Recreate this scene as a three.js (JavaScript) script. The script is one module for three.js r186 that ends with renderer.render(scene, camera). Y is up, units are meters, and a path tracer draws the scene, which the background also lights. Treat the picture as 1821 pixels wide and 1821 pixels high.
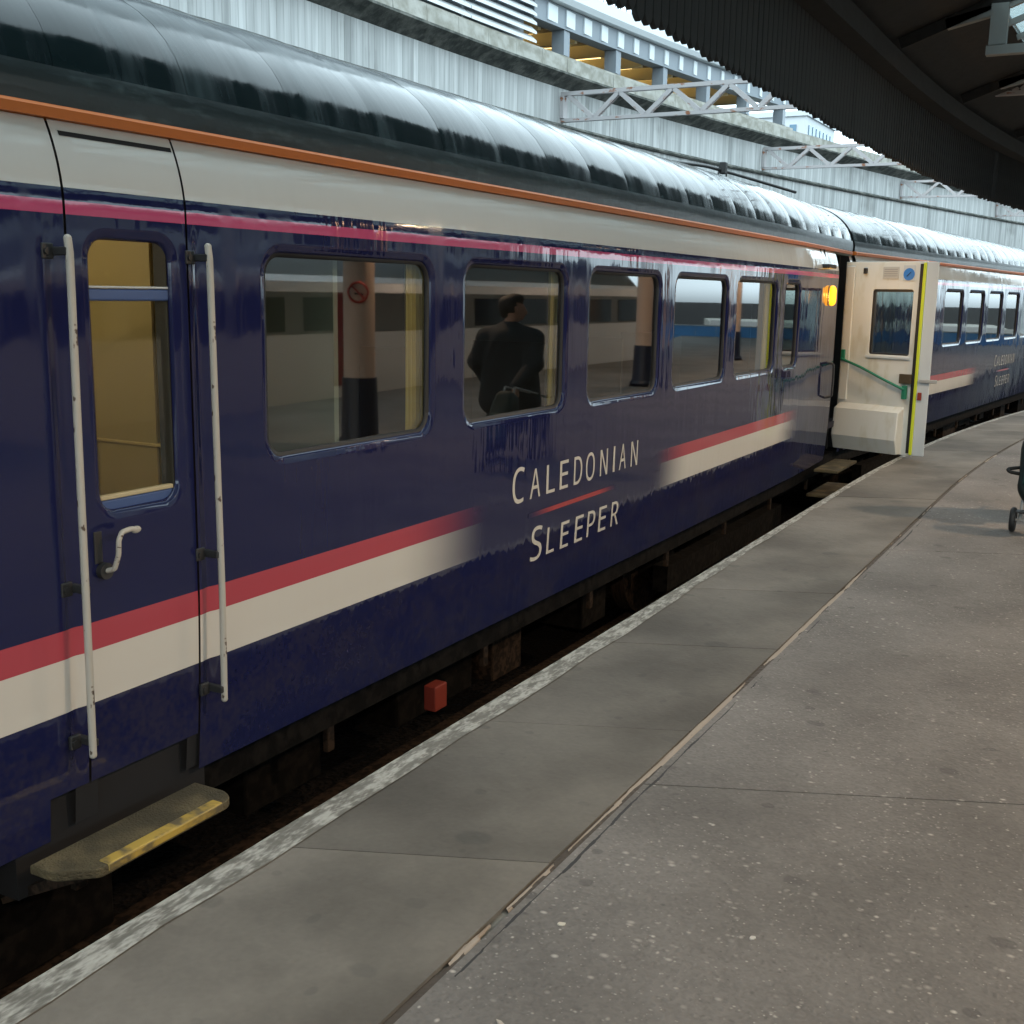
import * as THREE from 'three';
import { mergeGeometries, toCreasedNormals } from 'three/addons/utils/BufferGeometryUtils.js';
import { RoundedBoxGeometry } from 'three/addons/geometries/RoundedBoxGeometry.js';
import { FontLoader } from 'three/addons/loaders/FontLoader.js';
import { MarchingCubes } from 'three/addons/objects/MarchingCubes.js';

// ---------------------------------------------------------------- camera, sky, sun, exposure
const scene = new THREE.Scene();
const camera = new THREE.PerspectiveCamera(48.23, 1, 0.05, 900);
{
  const R = Math.PI / 180, yaw = 28.377 * R, pitch = 10.848 * R, roll = 0.982 * R;
  const fw = new THREE.Vector3(-Math.sin(yaw) * Math.cos(pitch), -Math.sin(pitch), -Math.cos(yaw) * Math.cos(pitch));
  const r = new THREE.Vector3(Math.cos(yaw), 0, -Math.sin(yaw)), u = new THREE.Vector3().crossVectors(r, fw);
  camera.position.set(2.745, 1.64, 0);
  camera.up.copy(u.multiplyScalar(Math.cos(roll)).addScaledVector(r, -Math.sin(roll)));
  camera.lookAt(camera.position.clone().add(fw));
}
const renderer = new THREE.WebGLRenderer({ antialias: true });
renderer.toneMapping = THREE.LinearToneMapping;
renderer.toneMappingExposure = 1.12;
renderer.shadowMap.enabled = true;

function rng(seed) { let a = seed >>> 0; return () => { a = (a + 0x6D2B79F5) >>> 0; let t = a; t = Math.imul(t ^ (t >>> 15), t | 1); t ^= t + Math.imul(t ^ (t >>> 7), t | 61); return ((t ^ (t >>> 14)) >>> 0) / 4294967296; }; }
const rnd = rng(7);
const rr = (a, b) => a + (b - a) * rnd();
function noiseTile(w, h, fx, fy, oct, seed, gain = 0.5) {   // tileable value noise, 0..1
  const out = new Float32Array(w * h); let amp = 1, tot = 0;
  for (let o = 0; o < oct; o++) {
    const nx = Math.max(1, Math.round(fx * 2 ** o)), ny = Math.max(1, Math.round(fy * 2 ** o)), g = new Float32Array(nx * ny), r = rng(seed * 131 + o * 17 + 3);
    for (let i = 0; i < g.length; i++) g[i] = r();
    for (let j = 0; j < h; j++) {
      const v = j / h * ny, j0 = Math.floor(v), fv0 = v - j0, fv = fv0 * fv0 * (3 - 2 * fv0), ja = (j0 % ny) * nx, jb = ((j0 + 1) % ny) * nx;
      for (let i = 0; i < w; i++) {
        const u = i / w * nx, i0 = Math.floor(u), fu0 = u - i0, fu = fu0 * fu0 * (3 - 2 * fu0), ia = i0 % nx, ib = (i0 + 1) % nx;
        const a = g[ja + ia] + (g[ja + ib] - g[ja + ia]) * fu, b = g[jb + ia] + (g[jb + ib] - g[jb + ia]) * fu;
        out[j * w + i] += amp * (a + (b - a) * fv);
      }
    }
    tot += amp; amp *= gain;
  }
  for (let i = 0; i < out.length; i++) out[i] /= tot;
  return out;
}
const clamp = (x, a = 0, b = 1) => Math.min(b, Math.max(a, x)), sst = (a, b, x) => { const t = clamp((x - a) / (b - a)); return t * t * (3 - 2 * t); }, lerp = (a, b, t) => a + (b - a) * t;
const mix3 = (a, b, t) => [lerp(a[0], b[0], t), lerp(a[1], b[1], t), lerp(a[2], b[2], t)];
const toS = (x) => { x = clamp(x); return 255 * (x <= 0.0031308 ? 12.92 * x : 1.055 * x ** (1 / 2.4) - 0.055); };
function colorTex(w, h, fn, rx = 1, ry = 1) {   // fn(i, j, k) -> linear rgb
  const d = new Uint8Array(w * h * 4);
  for (let j = 0, k = 0; j < h; j++) for (let i = 0; i < w; i++, k++) { const c = fn(i, j, k); d[k * 4] = toS(c[0]); d[k * 4 + 1] = toS(c[1]); d[k * 4 + 2] = toS(c[2]); d[k * 4 + 3] = 255; }
  const t = new THREE.DataTexture(d, w, h, THREE.RGBAFormat); t.colorSpace = THREE.SRGBColorSpace; return setTex(t, rx, ry);
}
function greyTex(w, h, fn, rx = 1, ry = 1) {
  const d = new Uint8Array(w * h * 4);
  for (let j = 0, k = 0; j < h; j++) for (let i = 0; i < w; i++, k++) { const c = clamp(fn(i, j, k)) * 255; d[k * 4] = d[k * 4 + 1] = d[k * 4 + 2] = c; d[k * 4 + 3] = 255; }
  return setTex(new THREE.DataTexture(d, w, h, THREE.RGBAFormat), rx, ry);
}
function setTex(t, rx, ry) { t.wrapS = t.wrapT = THREE.RepeatWrapping; t.magFilter = THREE.LinearFilter; t.minFilter = THREE.LinearMipmapLinearFilter; t.generateMipmaps = true; t.repeat.set(1 / rx, 1 / ry); t.needsUpdate = true; return t; }

{ // pale, cool overcast evening sky
  const w = 512, h = 256, d = new Float32Array(w * h * 4), n = noiseTile(w, h, 8, 10, 5, 41);
  for (let j = 0; j < h; j++) for (let i = 0; i < w; i++) {
    const k = j * w + i, el = (j + 0.5) / h - 0.5, c = 0.82 + 0.36 * n[k], s = 2.75 * c * (el > 0 ? 1 : Math.max(0.25, 1 + el * 6));
    d[k * 4] = s * 0.78; d[k * 4 + 1] = s * 0.98; d[k * 4 + 2] = s * 1.08; d[k * 4 + 3] = 1;
  }
  const t = new THREE.DataTexture(d, w, h, THREE.RGBAFormat, THREE.FloatType); t.mapping = THREE.EquirectangularReflectionMapping; t.magFilter = THREE.LinearFilter; t.minFilter = THREE.LinearFilter; t.needsUpdate = true;
  scene.background = t; scene.environment = t;
}
const sun = new THREE.DirectionalLight(new THREE.Color(1, 0.97, 0.92), 0.6);
sun.position.set(-9, 26, 10); sun.target.position.set(0, 0, -12); sun.shadow.radius = 45; sun.castShadow = true;
Object.assign(sun.shadow.camera, { left: -40, right: 40, top: 40, bottom: -40, near: 1, far: 90 }); sun.shadow.mapSize.set(2048, 2048);
scene.add(sun, sun.target);

// ---------------------------------------------------------------- helpers
const used = new Map();
function numbered(n) { const k = used.get(n) || 0; used.set(n, k + 1); return k ? `${n}_${String(k).padStart(3, '0')}` : n; }
function mesh(name, geo, mat, parent) { const m = new THREE.Mesh(geo, mat); m.name = name; m.castShadow = m.receiveShadow = true; (parent || scene).add(m); if (!parent) m.name = numbered(name); return m; }
function thing(name, label, category, pos = [0, 0, 0], turn = 0, group) { const o = new THREE.Group(); o.name = numbered(name); o.position.set(...pos); o.rotation.y = turn; o.userData = { label, category }; if (group) o.userData.group = group; scene.add(o); return o; }
function structure(name, geo, mat, label) { const m = mesh(name, geo, mat); m.userData = { kind: 'structure', label, category: name.replace(/_/g, ' ') }; return m; }
function geoOf(pos, idx, uv, nor) { const g = new THREE.BufferGeometry(); g.setAttribute('position', new THREE.Float32BufferAttribute(pos, 3)); g.setAttribute('uv', new THREE.Float32BufferAttribute(uv, 2)); g.setIndex(idx); if (nor) g.setAttribute('normal', new THREE.Float32BufferAttribute(nor, 3)); else g.computeVertexNormals(); return g; }
function gridGeo(nu, nv, fn) {   // fn(u, v) -> [x, y, z, s, t]; (nu+1) x (nv+1) points; front side: du x dv
  const p = [], uv = [], id = [];
  for (let j = 0; j <= nv; j++) for (let i = 0; i <= nu; i++) { const q = fn(i / nu, j / nv); p.push(q[0], q[1], q[2]); uv.push(q[3], q[4]); }
  for (let j = 0; j < nv; j++) for (let i = 0; i < nu; i++) { const a = j * (nu + 1) + i, b = a + 1, c = a + nu + 1, d = c + 1; id.push(a, b, d, a, d, c); }
  return geoOf(p, id, uv);
}
function box(x0, x1, y0, y1, z0, z1) {   // metre uv
  const g = new THREE.BoxGeometry(Math.abs(x1 - x0), Math.abs(y1 - y0), Math.abs(z1 - z0)); g.translate((x0 + x1) / 2, (y0 + y1) / 2, (z0 + z1) / 2); return metreUV(g);
}
function metreUV(g) {
  const p = g.attributes.position, n = g.attributes.normal, uv = new Float32Array(p.count * 2);
  for (let i = 0; i < p.count; i++) { const ax = Math.abs(n.getX(i)), ay = Math.abs(n.getY(i)), az = Math.abs(n.getZ(i)); let u, v; if (ay >= ax && ay >= az) { u = p.getX(i); v = p.getZ(i); } else if (ax >= az) { u = p.getZ(i); v = p.getY(i); } else { u = p.getX(i); v = p.getY(i); } uv[i * 2] = u; uv[i * 2 + 1] = v; }
  g.setAttribute('uv', new THREE.BufferAttribute(uv, 2)); return g;
}
function rbox(x0, x1, y0, y1, z0, z1, r = 0.01, seg = 2) { const g = new RoundedBoxGeometry(Math.abs(x1 - x0), Math.abs(y1 - y0), Math.abs(z1 - z0), seg, r); g.translate((x0 + x1) / 2, (y0 + y1) / 2, (z0 + z1) / 2); return metreUV(g); }
const V = (x, y, z) => new THREE.Vector3(x, y, z);
function bar(a, b, w, h) {   // rectangular bar from a to b; h measured near the vertical
  const A = V(...a), B = V(...b), L = A.distanceTo(B), g = new THREE.BoxGeometry(w, h, L); metreUV(g);
  const m = new THREE.Matrix4().lookAt(B, A, Math.abs(B.y - A.y) / L > 0.98 ? V(1, 0, 0) : V(0, 1, 0)); g.applyMatrix4(m); g.translate((A.x + B.x) / 2, (A.y + B.y) / 2, (A.z + B.z) / 2); return g;
}
function tube(pts, r, seg = 24, rs = 8) { return new THREE.TubeGeometry(new THREE.CatmullRomCurve3(pts.map((p) => V(...p)), false, 'catmullrom', 0.15), seg, r, rs, false); }
function cyl(a, b, r, rs = 16, r2 = r) { const A = V(...a), B = V(...b), L = A.distanceTo(B), g = new THREE.CylinderGeometry(r2, r, L, rs); g.translate(0, L / 2, 0); g.applyQuaternion(new THREE.Quaternion().setFromUnitVectors(V(0, 1, 0), B.clone().sub(A).normalize())); g.translate(A.x, A.y, A.z); return g; }
const flat = (g) => { const q = g.index ? g.toNonIndexed() : g; q.computeVertexNormals(); return q; };
function merge(list) { return mergeGeometries(list.map((g) => { const q = g.index ? g.toNonIndexed() : g; for (const k of Object.keys(q.attributes)) if (!['position', 'normal', 'uv'].includes(k)) q.deleteAttribute(k); return q; })); }
// the line of the station bends to the right beyond ten metres
function bend(z) { const s = -z - 10; if (s <= 0) return 0; if (s < 9.3) return s * s / 116; const t = s - 9.3; return 0.745 + 0.16 * t + t * t / 600; }
function zrange(a, b, step) { const n = Math.max(1, Math.round(Math.abs(b - a) / step)), o = []; for (let i = 0; i <= n; i++) o.push(a + (b - a) * i / n); return o; }
function sweep(profile, zs, closed = true, caps = true, bendFn = bend) {   // profile [[x, y]...] counter-clockwise seen from +z, flat facets
  const P = closed ? [...profile, profile[0]] : profile, p = [], uv = [], id = []; let v = 0;
  for (let k = 0; k < P.length - 1; k++) {
    const L = Math.hypot(P[k + 1][0] - P[k][0], P[k + 1][1] - P[k][1]), base = p.length / 3;
    for (const z of zs) { const d = bendFn(z); p.push(P[k][0] + d, P[k][1], z, P[k + 1][0] + d, P[k + 1][1], z); uv.push(-z, v, -z, v + L); }
    for (let i = 0; i < zs.length - 1; i++) { const a = base + i * 2, b = a + 1, c = a + 2, d = a + 3; if (zs[0] > zs[zs.length - 1]) id.push(a, c, b, b, c, d); else id.push(a, b, c, b, d, c); }
    v += L;
  }
  const g = geoOf(p, id, uv);
  if (!closed || !caps) return g;
  const out = [g];
  for (const [z, flip] of [[zs[0], zs[0] < zs[zs.length - 1]], [zs[zs.length - 1], zs[0] > zs[zs.length - 1]]]) {
    const s = new THREE.ShapeGeometry(new THREE.Shape(profile.map((q) => new THREE.Vector2(q[0], q[1])))); s.translate(bendFn(z), 0, z);
    if (flip) { const ix = s.index.array; for (let i = 0; i < ix.length; i += 3) { const t = ix[i]; ix[i] = ix[i + 1]; ix[i + 1] = t; } s.computeVertexNormals(); }
    out.push(s);
  }
  return merge(out);
}

// ---------------------------------------------------------------- materials
const std = (color, roughness = 0.8, o = {}) => { const m = new THREE.MeshPhysicalMaterial({ roughness, ...o }); if (Array.isArray(color)) m.color.setRGB(...color); else m.color.set(color); return m; };
const T = {};
{ // paint: long shallow ripples of the sheet metal and fine runs of wet dirt
  const w = 1024, h = 512, a = noiseTile(w, h, 14, 5, 2, 3), b = noiseTile(w, h, 90, 6, 3, 5), c = noiseTile(w, h, 30, 12, 2, 8);
  T.paintBump = greyTex(w, h, (i, j, k) => 0.5 * a[k] + 0.22 * b[k] + 0.28 * c[k], 4.1, 2.3);
  const d = noiseTile(w, h, 60, 5, 4, 9), e = noiseTile(w, h, 6, 3, 5, 12);
  T.paintRough = greyTex(w, h, (i, j, k) => 0.12 + 0.45 * sst(0.48, 0.8, d[k] * 0.5 + e[k] * 0.5), 3.7, 2.9);
}
const paintMat = (color, o = {}) => std(color, 0.36, { bumpMap: T.paintBump, bumpScale: 0.0043, roughnessMap: T.paintRough, ior: 1.55, ...o });
const M = {};
const NAVY = [0.0098, 0.0125, 0.054];
M.navy = paintMat(NAVY);
M.white = paintMat([0.54, 0.54, 0.51]);
{ const w = 1024, h = 512, a = noiseTile(w, h, 14, 8, 6, 15, 0.6), b = noiseTile(w, h, 170, 80, 2, 16); M.navyDusty = paintMat([1, 1, 1], { map: colorTex(w, h, (i, j, k) => mix3(NAVY, [0.06, 0.052, 0.045], 0.3 * sst(0.3, 0.8, a[k] * 0.6 + b[k] * 0.4)), 2.7, 1.3) }); }
M.pink = paintMat([0.45, 0.06, 0.15]);
M.orange = std([0.52, 0.13, 0.012], 0.5, { bumpMap: T.paintBump, bumpScale: 0.001 });
{ // lower stripe prints: fades at the ends of each length
  const N = 2048, z0 = 7, len = 20.5, bg = NAVY;
  const cover = (z) => { const s = -z; return Math.max(1 - sst(4.0, 4.85, s), sst(7.05, 7.75, s) * (1 - sst(9.9, 10.75, s))); };
  const make = (c) => { const t = colorTex(N, 2, (i) => mix3(bg, c, cover(z0 - len * (i + 0.5) / N))); t.wrapS = THREE.ClampToEdgeWrapping; t.repeat.set(1 / len, 1); t.offset.set(z0 / len, 0); return t; };
  M.stripeWhite = paintMat([1, 1, 1], { map: make([0.55, 0.53, 0.48]) });
  M.stripeRed = paintMat([1, 1, 1], { map: make([0.37, 0.055, 0.075]) });
}
{ // roof: dark painted steel, wet and streaked
  const w = 1024, h = 512, a = noiseTile(w, h, 12, 5, 5, 21), b = noiseTile(w, h, 60, 4, 4, 22), c = noiseTile(w, h, 5, 3, 3, 23);
  const st = noiseTile(w, h, 70, 3, 4, 26, 0.6);
  M.roof = std([1, 1, 1], 1, { map: colorTex(w, h, (i, j, k) => mix3([0.006, 0.013, 0.015], [0.028, 0.044, 0.047], sst(0.5, 0.85, a[k] * 0.4 + st[k] * 0.6)), 4, 2), roughnessMap: greyTex(w, h, (i, j, k) => 0.10 + 0.14 * sst(0.4, 0.75, st[k] * 0.6 + a[k] * 0.4), 4, 2), bumpMap: greyTex(w, h, (i, j, k) => 0.6 * c[k] + 0.25 * a[k] + 0.15 * st[k], 4, 2), bumpScale: 0.005, ior: 1.42, specularIntensity: 0.72 });
  const g = noiseTile(w, h, 50, 12, 5, 24), q = noiseTile(w, h, 14, 18, 4, 25);
  M.cantrail = std([1, 1, 1], 0.3, { map: colorTex(w, h, (i, j, k) => mix3([0.010, 0.018, 0.019], [0.05, 0.072, 0.073], sst(0.5, 0.8, g[k] * 0.4 + q[k] * 0.6)), 3, 0.6), bumpMap: greyTex(w, h, (i, j, k) => 0.5 * g[k] + 0.5 * q[k], 3, 0.6), bumpScale: 0.003 });
}
{ // concrete edge slabs, asphalt, worn white line
  const w = 1024, a = noiseTile(w, w, 5, 5, 6, 31), b = noiseTile(w, w, 40, 40, 4, 32), c = noiseTile(w, w, 3, 3, 3, 33), d = noiseTile(w, w, 160, 160, 2, 34);
  const stains = new Float32Array(w * w); { const r = rng(77); for (let n = 0; n < 70; n++) { const x = r() * w, y = r() * w, s = 4 + r() * r() * 26, e = 0.5 + r() * 1.2, k = 0.25 + 0.5 * r(); for (let j = -40; j <= 40; j++) for (let i = -40; i <= 40; i++) { const q = Math.hypot(i / e, j) / s; if (q < 1) { const id = ((Math.floor(y + j) + w) % w) * w + (Math.floor(x + i) + w) % w; stains[id] = Math.max(stains[id], k * sst(1, 0.6, q + 0.5 * (b[id] - 0.5))); } } } }
  M.slab = std([1, 1, 1], 0.82, { map: colorTex(w, w, (i, j, k) => { let q = mix3([0.094, 0.083, 0.068], [0.178, 0.160, 0.134], sst(0.3, 0.72, a[k] * 0.65 + c[k] * 0.35)); q = mix3(q, [0.06, 0.06, 0.053], stains[k] * 0.55); const s = 0.86 + 0.28 * (b[k] * 0.5 + d[k] * 0.5); return q.map((v) => v * s); }, 2.3, 2.3), bumpMap: greyTex(w, w, (i, j, k) => 0.4 * a[k] + 0.3 * b[k] + 0.3 * d[k], 2.3, 2.3), bumpScale: 0.004 });
  const W2 = 2048, A2 = noiseTile(W2, W2, 7, 7, 6, 131), B2 = noiseTile(W2, W2, 80, 80, 4, 132), C2 = noiseTile(W2, W2, 4, 4, 4, 133), D2 = noiseTile(W2, W2, 330, 330, 2, 134), chips = new Float32Array(W2 * W2), dark = new Float32Array(W2 * W2);
  { const r = rng(78); for (let n = 0; n < 17000; n++) { const x = Math.floor(r() * W2), y = Math.floor(r() * W2), here = C2[y * W2 + x]; if (r() > 0.25 + 1.2 * sst(0.35, 0.65, here)) continue; const big = r(), s = 0.9 + 3.6 * big ** 8 + r() * 1.3, k = 0.2 + 0.8 * r() * r(), dk = r() < 0.3, e = 0.6 + 0.9 * r(); for (let j = -7; j <= 7; j++) for (let i = -7; i <= 7; i++) { const q = Math.hypot(i / e, j) / s; if (q < 1.1) { const id = ((y + j + W2) % W2) * W2 + (x + i + W2) % W2, v = k * clamp(1.3 - q); if (dk) dark[id] = Math.max(dark[id], v); else chips[id] = Math.max(chips[id], v); } } }
    for (let n = 0; n < 60; n++) { const x = Math.floor(r() * W2), y = Math.floor(r() * W2), s = 8 + 16 * r(), e = 0.7 + 0.7 * r(), k = 0.35 + 0.4 * r(); for (let j = -34; j <= 34; j++) for (let i = -34; i <= 34; i++) { const id = ((y + j + W2) % W2) * W2 + (x + i + W2) % W2, q = Math.hypot(i / e, j) / s + 0.9 * (B2[id] - 0.5); if (q < 1) dark[id] = Math.max(dark[id], k * sst(1, 0.7, q)); } } }
  const asph = (i, j, k) => { let q = mix3([0.102, 0.093, 0.084], [0.172, 0.159, 0.145], sst(0.25, 0.75, A2[k] * 0.55 + C2[k] * 0.45)); const s = 0.74 + 0.52 * (0.4 * B2[k] + 0.6 * D2[k]); q = q.map((v) => v * s); q = mix3(q, [0.045, 0.042, 0.04], dark[k] * 0.65); return mix3(q, [0.56, 0.52, 0.46], chips[k] * 0.8); };
  M.asphalt = std([1, 1, 1], 0.84, { map: colorTex(W2, W2, asph, 3.4, 3.4), bumpMap: greyTex(W2, W2, (i, j, k) => 0.35 * A2[k] + 0.25 * B2[k] + 0.4 * D2[k] + 0.3 * chips[k] - 0.2 * dark[k], 3.4, 3.4), bumpScale: 0.006 });
  const e = noiseTile(w, 128, 48, 4, 6, 36, 0.62), e2 = noiseTile(w, 128, 160, 14, 3, 37);
  M.edgeLine = std([1, 1, 1], 0.75, { map: colorTex(w, 128, (i, j, k) => { const t = sst(0.38, 0.66, e[k] * 0.75 + e2[k] * 0.25), q = mix3([0.15, 0.142, 0.12], [0.36, 0.35, 0.31], t); return q.map((v) => v * (0.8 + 0.4 * e2[k])); }, 3.3, 0.4), bumpMap: greyTex(w, 128, (i, j, k) => e[k], 3.3, 0.4), bumpScale: 0.003 });
}
{ // board-marked concrete of the retaining wall
  const w = 2048, h = 512, a = noiseTile(w, h, 110, 2, 3, 51), b = noiseTile(w, h, 300, 5, 3, 52), c = noiseTile(w, h, 10, 4, 5, 53), board = [], r = rng(54); for (let i = 0; i < 96; i++) board.push(r());
  const tone = (i, k) => { const u = i / w * 96, n = Math.floor(u), fr = u - n; return { t: board[n], edge: Math.min(fr, 1 - fr) }; };
  M.wall = std([1, 1, 1], 0.9, { map: colorTex(w, h, (i, j, k) => { const q = tone(i, k), m = clamp(0.40 * q.t + 0.75 * a[k] + 0.5 * b[k] - 0.32), st = sst(0.56, 0.82, b[k] * 0.45 + c[k] * 0.55); let col = mix3([0.28, 0.29, 0.285], [0.66, 0.67, 0.66], m); col = mix3(col, [0.10, 0.10, 0.085], 0.65 * st); return col.map((v) => v * (q.edge < 0.06 ? 0.78 : 1)); }, 9.6, 2.6), bumpMap: greyTex(w, h, (i, j, k) => { const q = tone(i, k); return 0.5 * q.t + 0.35 * a[k] + (q.edge < 0.06 ? -0.2 : 0); }, 9.6, 2.6), bumpScale: 0.012 });
  const g = noiseTile(1024, 256, 40, 10, 5, 55);
  M.darkMottle = std([1, 1, 1], 0.95, { map: colorTex(1024, 256, (i, j, k) => mix3([0.06, 0.066, 0.058], [0.17, 0.17, 0.15], sst(0.3, 0.8, g[k])), 4, 1), bumpMap: greyTex(1024, 256, (i, j, k) => g[k], 4, 1), bumpScale: 0.02 });  // dark mottled tone; on the string course it carries the ledge shadow
  M.coping = std([1, 1, 1], 0.9, { map: colorTex(1024, 256, (i, j, k) => mix3([0.25, 0.24, 0.20], [0.42, 0.41, 0.37], sst(0.2, 0.8, g[k])), 5, 1), bumpMap: greyTex(1024, 256, (i, j, k) => g[k], 5, 1), bumpScale: 0.006 });
}
{ const g = noiseTile(512, 512, 24, 24, 5, 61); const ball = noiseTile(512, 512, 60, 60, 2, 62);
  M.ballast = std([1, 1, 1], 0.95, { specularIntensity: 0.25, map: colorTex(512, 512, (i, j, k) => mix3([0.004, 0.0035, 0.003], [0.014, 0.012, 0.011], ball[k]), 1.5, 1.5), bumpMap: greyTex(512, 512, (i, j, k) => ball[k], 1.5, 1.5), bumpScale: 0.04 });
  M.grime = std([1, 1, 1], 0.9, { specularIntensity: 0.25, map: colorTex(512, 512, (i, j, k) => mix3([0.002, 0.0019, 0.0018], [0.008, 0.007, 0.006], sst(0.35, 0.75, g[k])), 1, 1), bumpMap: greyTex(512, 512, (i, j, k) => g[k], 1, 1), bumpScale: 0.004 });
  M.rust = std([1, 1, 1], 0.85, { specularIntensity: 0.3, map: colorTex(512, 512, (i, j, k) => mix3([0.012, 0.009, 0.007], [0.042, 0.028, 0.019], sst(0.35, 0.7, g[k])), 0.6, 0.6) });
  M.railPaint = std([1, 1, 1], 0.55, { map: colorTex(512, 512, (i, j, k) => mix3([0.40, 0.38, 0.33], [0.07, 0.045, 0.03], sst(0.67, 0.71, g[k])), 0.7, 9) });
  M.lattice = std([1, 1, 1], 0.7, { map: colorTex(512, 512, (i, j, k) => mix3([0.44, 0.42, 0.42], [0.27, 0.11, 0.055], sst(0.66, 0.78, g[k])), 2.3, 1.1) });
  M.stepYellow = std([1, 1, 1], 0.6, { map: colorTex(512, 512, (i, j, k) => mix3([0.46, 0.31, 0.06], [0.12, 0.095, 0.05], sst(0.40, 0.75, g[k])), 1.3, 0.9) });
  M.stepBoard = std([1, 1, 1], 0.85, { map: colorTex(512, 512, (i, j, k) => mix3([0.05, 0.04, 0.02], [0.14, 0.11, 0.055], sst(0.25, 0.85, g[k])), 2.5, 2.5), bumpMap: greyTex(512, 512, (i, j, k) => ball[k], 0.3, 0.3), bumpScale: 0.004 });
  M.cream = std([1, 1, 1], 0.5, { map: colorTex(512, 512, (i, j, k) => mix3([0.60, 0.61, 0.56], [0.53, 0.52, 0.44], sst(0.5, 0.85, g[k])), 1.7, 4.5) });
  M.valance = std([1, 1, 1], 0.75, { map: colorTex(512, 512, (i, j, k) => mix3([0.02, 0.0205, 0.0205], [0.042, 0.042, 0.041], g[k]), 0.7, 1.7) });
  M.canopyBoard = std([1, 1, 1], 0.85, { map: colorTex(512, 512, (i, j, k) => mix3([0.016, 0.015, 0.0145], [0.032, 0.030, 0.028], g[k]), 1, 1) });
}
M.glass = std([0.72, 0.78, 0.74], 0.02, { transmission: 1, thickness: 0, ior: 2.35 });
M.glassClear = std([0.9, 0.93, 0.92], 0.03, { transmission: 1, thickness: 0, ior: 1.6 });
M.roofGlass = std([0.55, 0.6, 0.6], 0.25, { transmission: 1, thickness: 0, ior: 1.5 });
M.rubber = std([0.012, 0.012, 0.012], 0.6);
M.gap = std([0.006, 0.006, 0.007], 0.9);
M.steelGrey = std([0.30, 0.31, 0.30], 0.6, { bumpMap: T.paintBump, bumpScale: 0.001 });
M.darkSteel = std([0.02, 0.02, 0.02], 0.55);
M.ochre = std([0.36, 0.255, 0.07], 0.6);
M.lining = std([0.10, 0.115, 0.09], 0.7);
M.liningDark = std([0.035, 0.035, 0.03], 0.8);
M.carpet = std([0.02, 0.02, 0.03], 0.95);
M.redBox = std([0.20, 0.022, 0.010], 0.7);
M.green = std([0.01, 0.16, 0.09], 0.6);
M.hiVis = std([0.52, 0.60, 0.03], 0.55);
M.paleGrey = std([0.46, 0.50, 0.51], 0.5);
M.blueSign = std([0.01, 0.17, 0.50], 0.45);
M.letter = paintMat([0.56, 0.53, 0.46]);
M.pillar = std([0.56, 0.42, 0.33], 0.6);
M.pillarBase = std([0.008, 0.01, 0.03], 0.4);

// ---------------------------------------------------------------- ground, track, platform
structure('ground', metreUV(new THREE.PlaneGeometry(900, 900).rotateX(-Math.PI / 2).translate(0, -1.25, -60)), M.ballast, 'dark ballast ground of the railway yard');
const Zall = zrange(9, -90, 1.5);
{
  const track = thing('railway_track', 'rusty steel running rails in the dark pit beside the platform', 'track'); track.userData.kind = 'structure';
  for (const x of [-0.69, -2.13]) mesh('rail', sweep([[x - 0.07, -1.25], [x + 0.07, -1.25], [x + 0.035, -1.1], [x + 0.035, -0.915], [x - 0.035, -0.915], [x - 0.035, -1.1]], Zall), M.rust, track);
}
const SK = 0.43, EDGE = 0.57, SEAM = 1.385;   // joints run at a slant across the platform
const lat = (x, z) => x + bend(z);
function panel(xa, xb, z0, z1, y, depth, nx = 2, gap = 0.002, skew = SK) {   // slab with skirt, corner lifted nowhere
  const p = [], uv = [], id = [], nz = Math.max(2, Math.round(Math.abs(z1 - z0) / 0.5)), rows = [];
  const at = (s, t) => { const x = lerp(xa + gap, xb - gap, s), z = lerp(z0 - gap, z1 + gap, t) - skew * (x - EDGE); return [lat(x, z), z]; };
  const put = (q, yy) => { p.push(q[0], yy, q[1]); uv.push(q[0], q[1]); return p.length / 3 - 1; };
  for (let j = 0; j <= nz; j++) { rows.push([]); for (let i = 0; i <= nx; i++) rows[j].push(put(at(i / nx, j / nz), y)); }
  for (let j = 0; j < nz; j++) for (let i = 0; i < nx; i++) { const a = rows[j][i], b = rows[j][i + 1], c = rows[j + 1][i], d = rows[j + 1][i + 1]; id.push(a, b, d, a, d, c); }
  const rim = []; for (let i = 0; i <= nx; i++) rim.push([i / nx, 0]); for (let j = 1; j <= nz; j++) rim.push([1, j / nz]); for (let i = nx - 1; i >= 0; i--) rim.push([i / nx, 1]); for (let j = nz - 1; j >= 1; j--) rim.push([0, j / nz]);
  const b = 0.006;   // small arris
  for (let k = 0; k < rim.length; k++) { const q = at(...rim[k]), r = at(...rim[(k + 1) % rim.length]); const a0 = put(q, y), a1 = put(r, y), b0 = put(q, y - depth), b1 = put(r, y - depth); id.push(a0, b0, b1, a0, b1, a1); }
  const g = geoOf(p, id, uv); return g;
}
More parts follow.
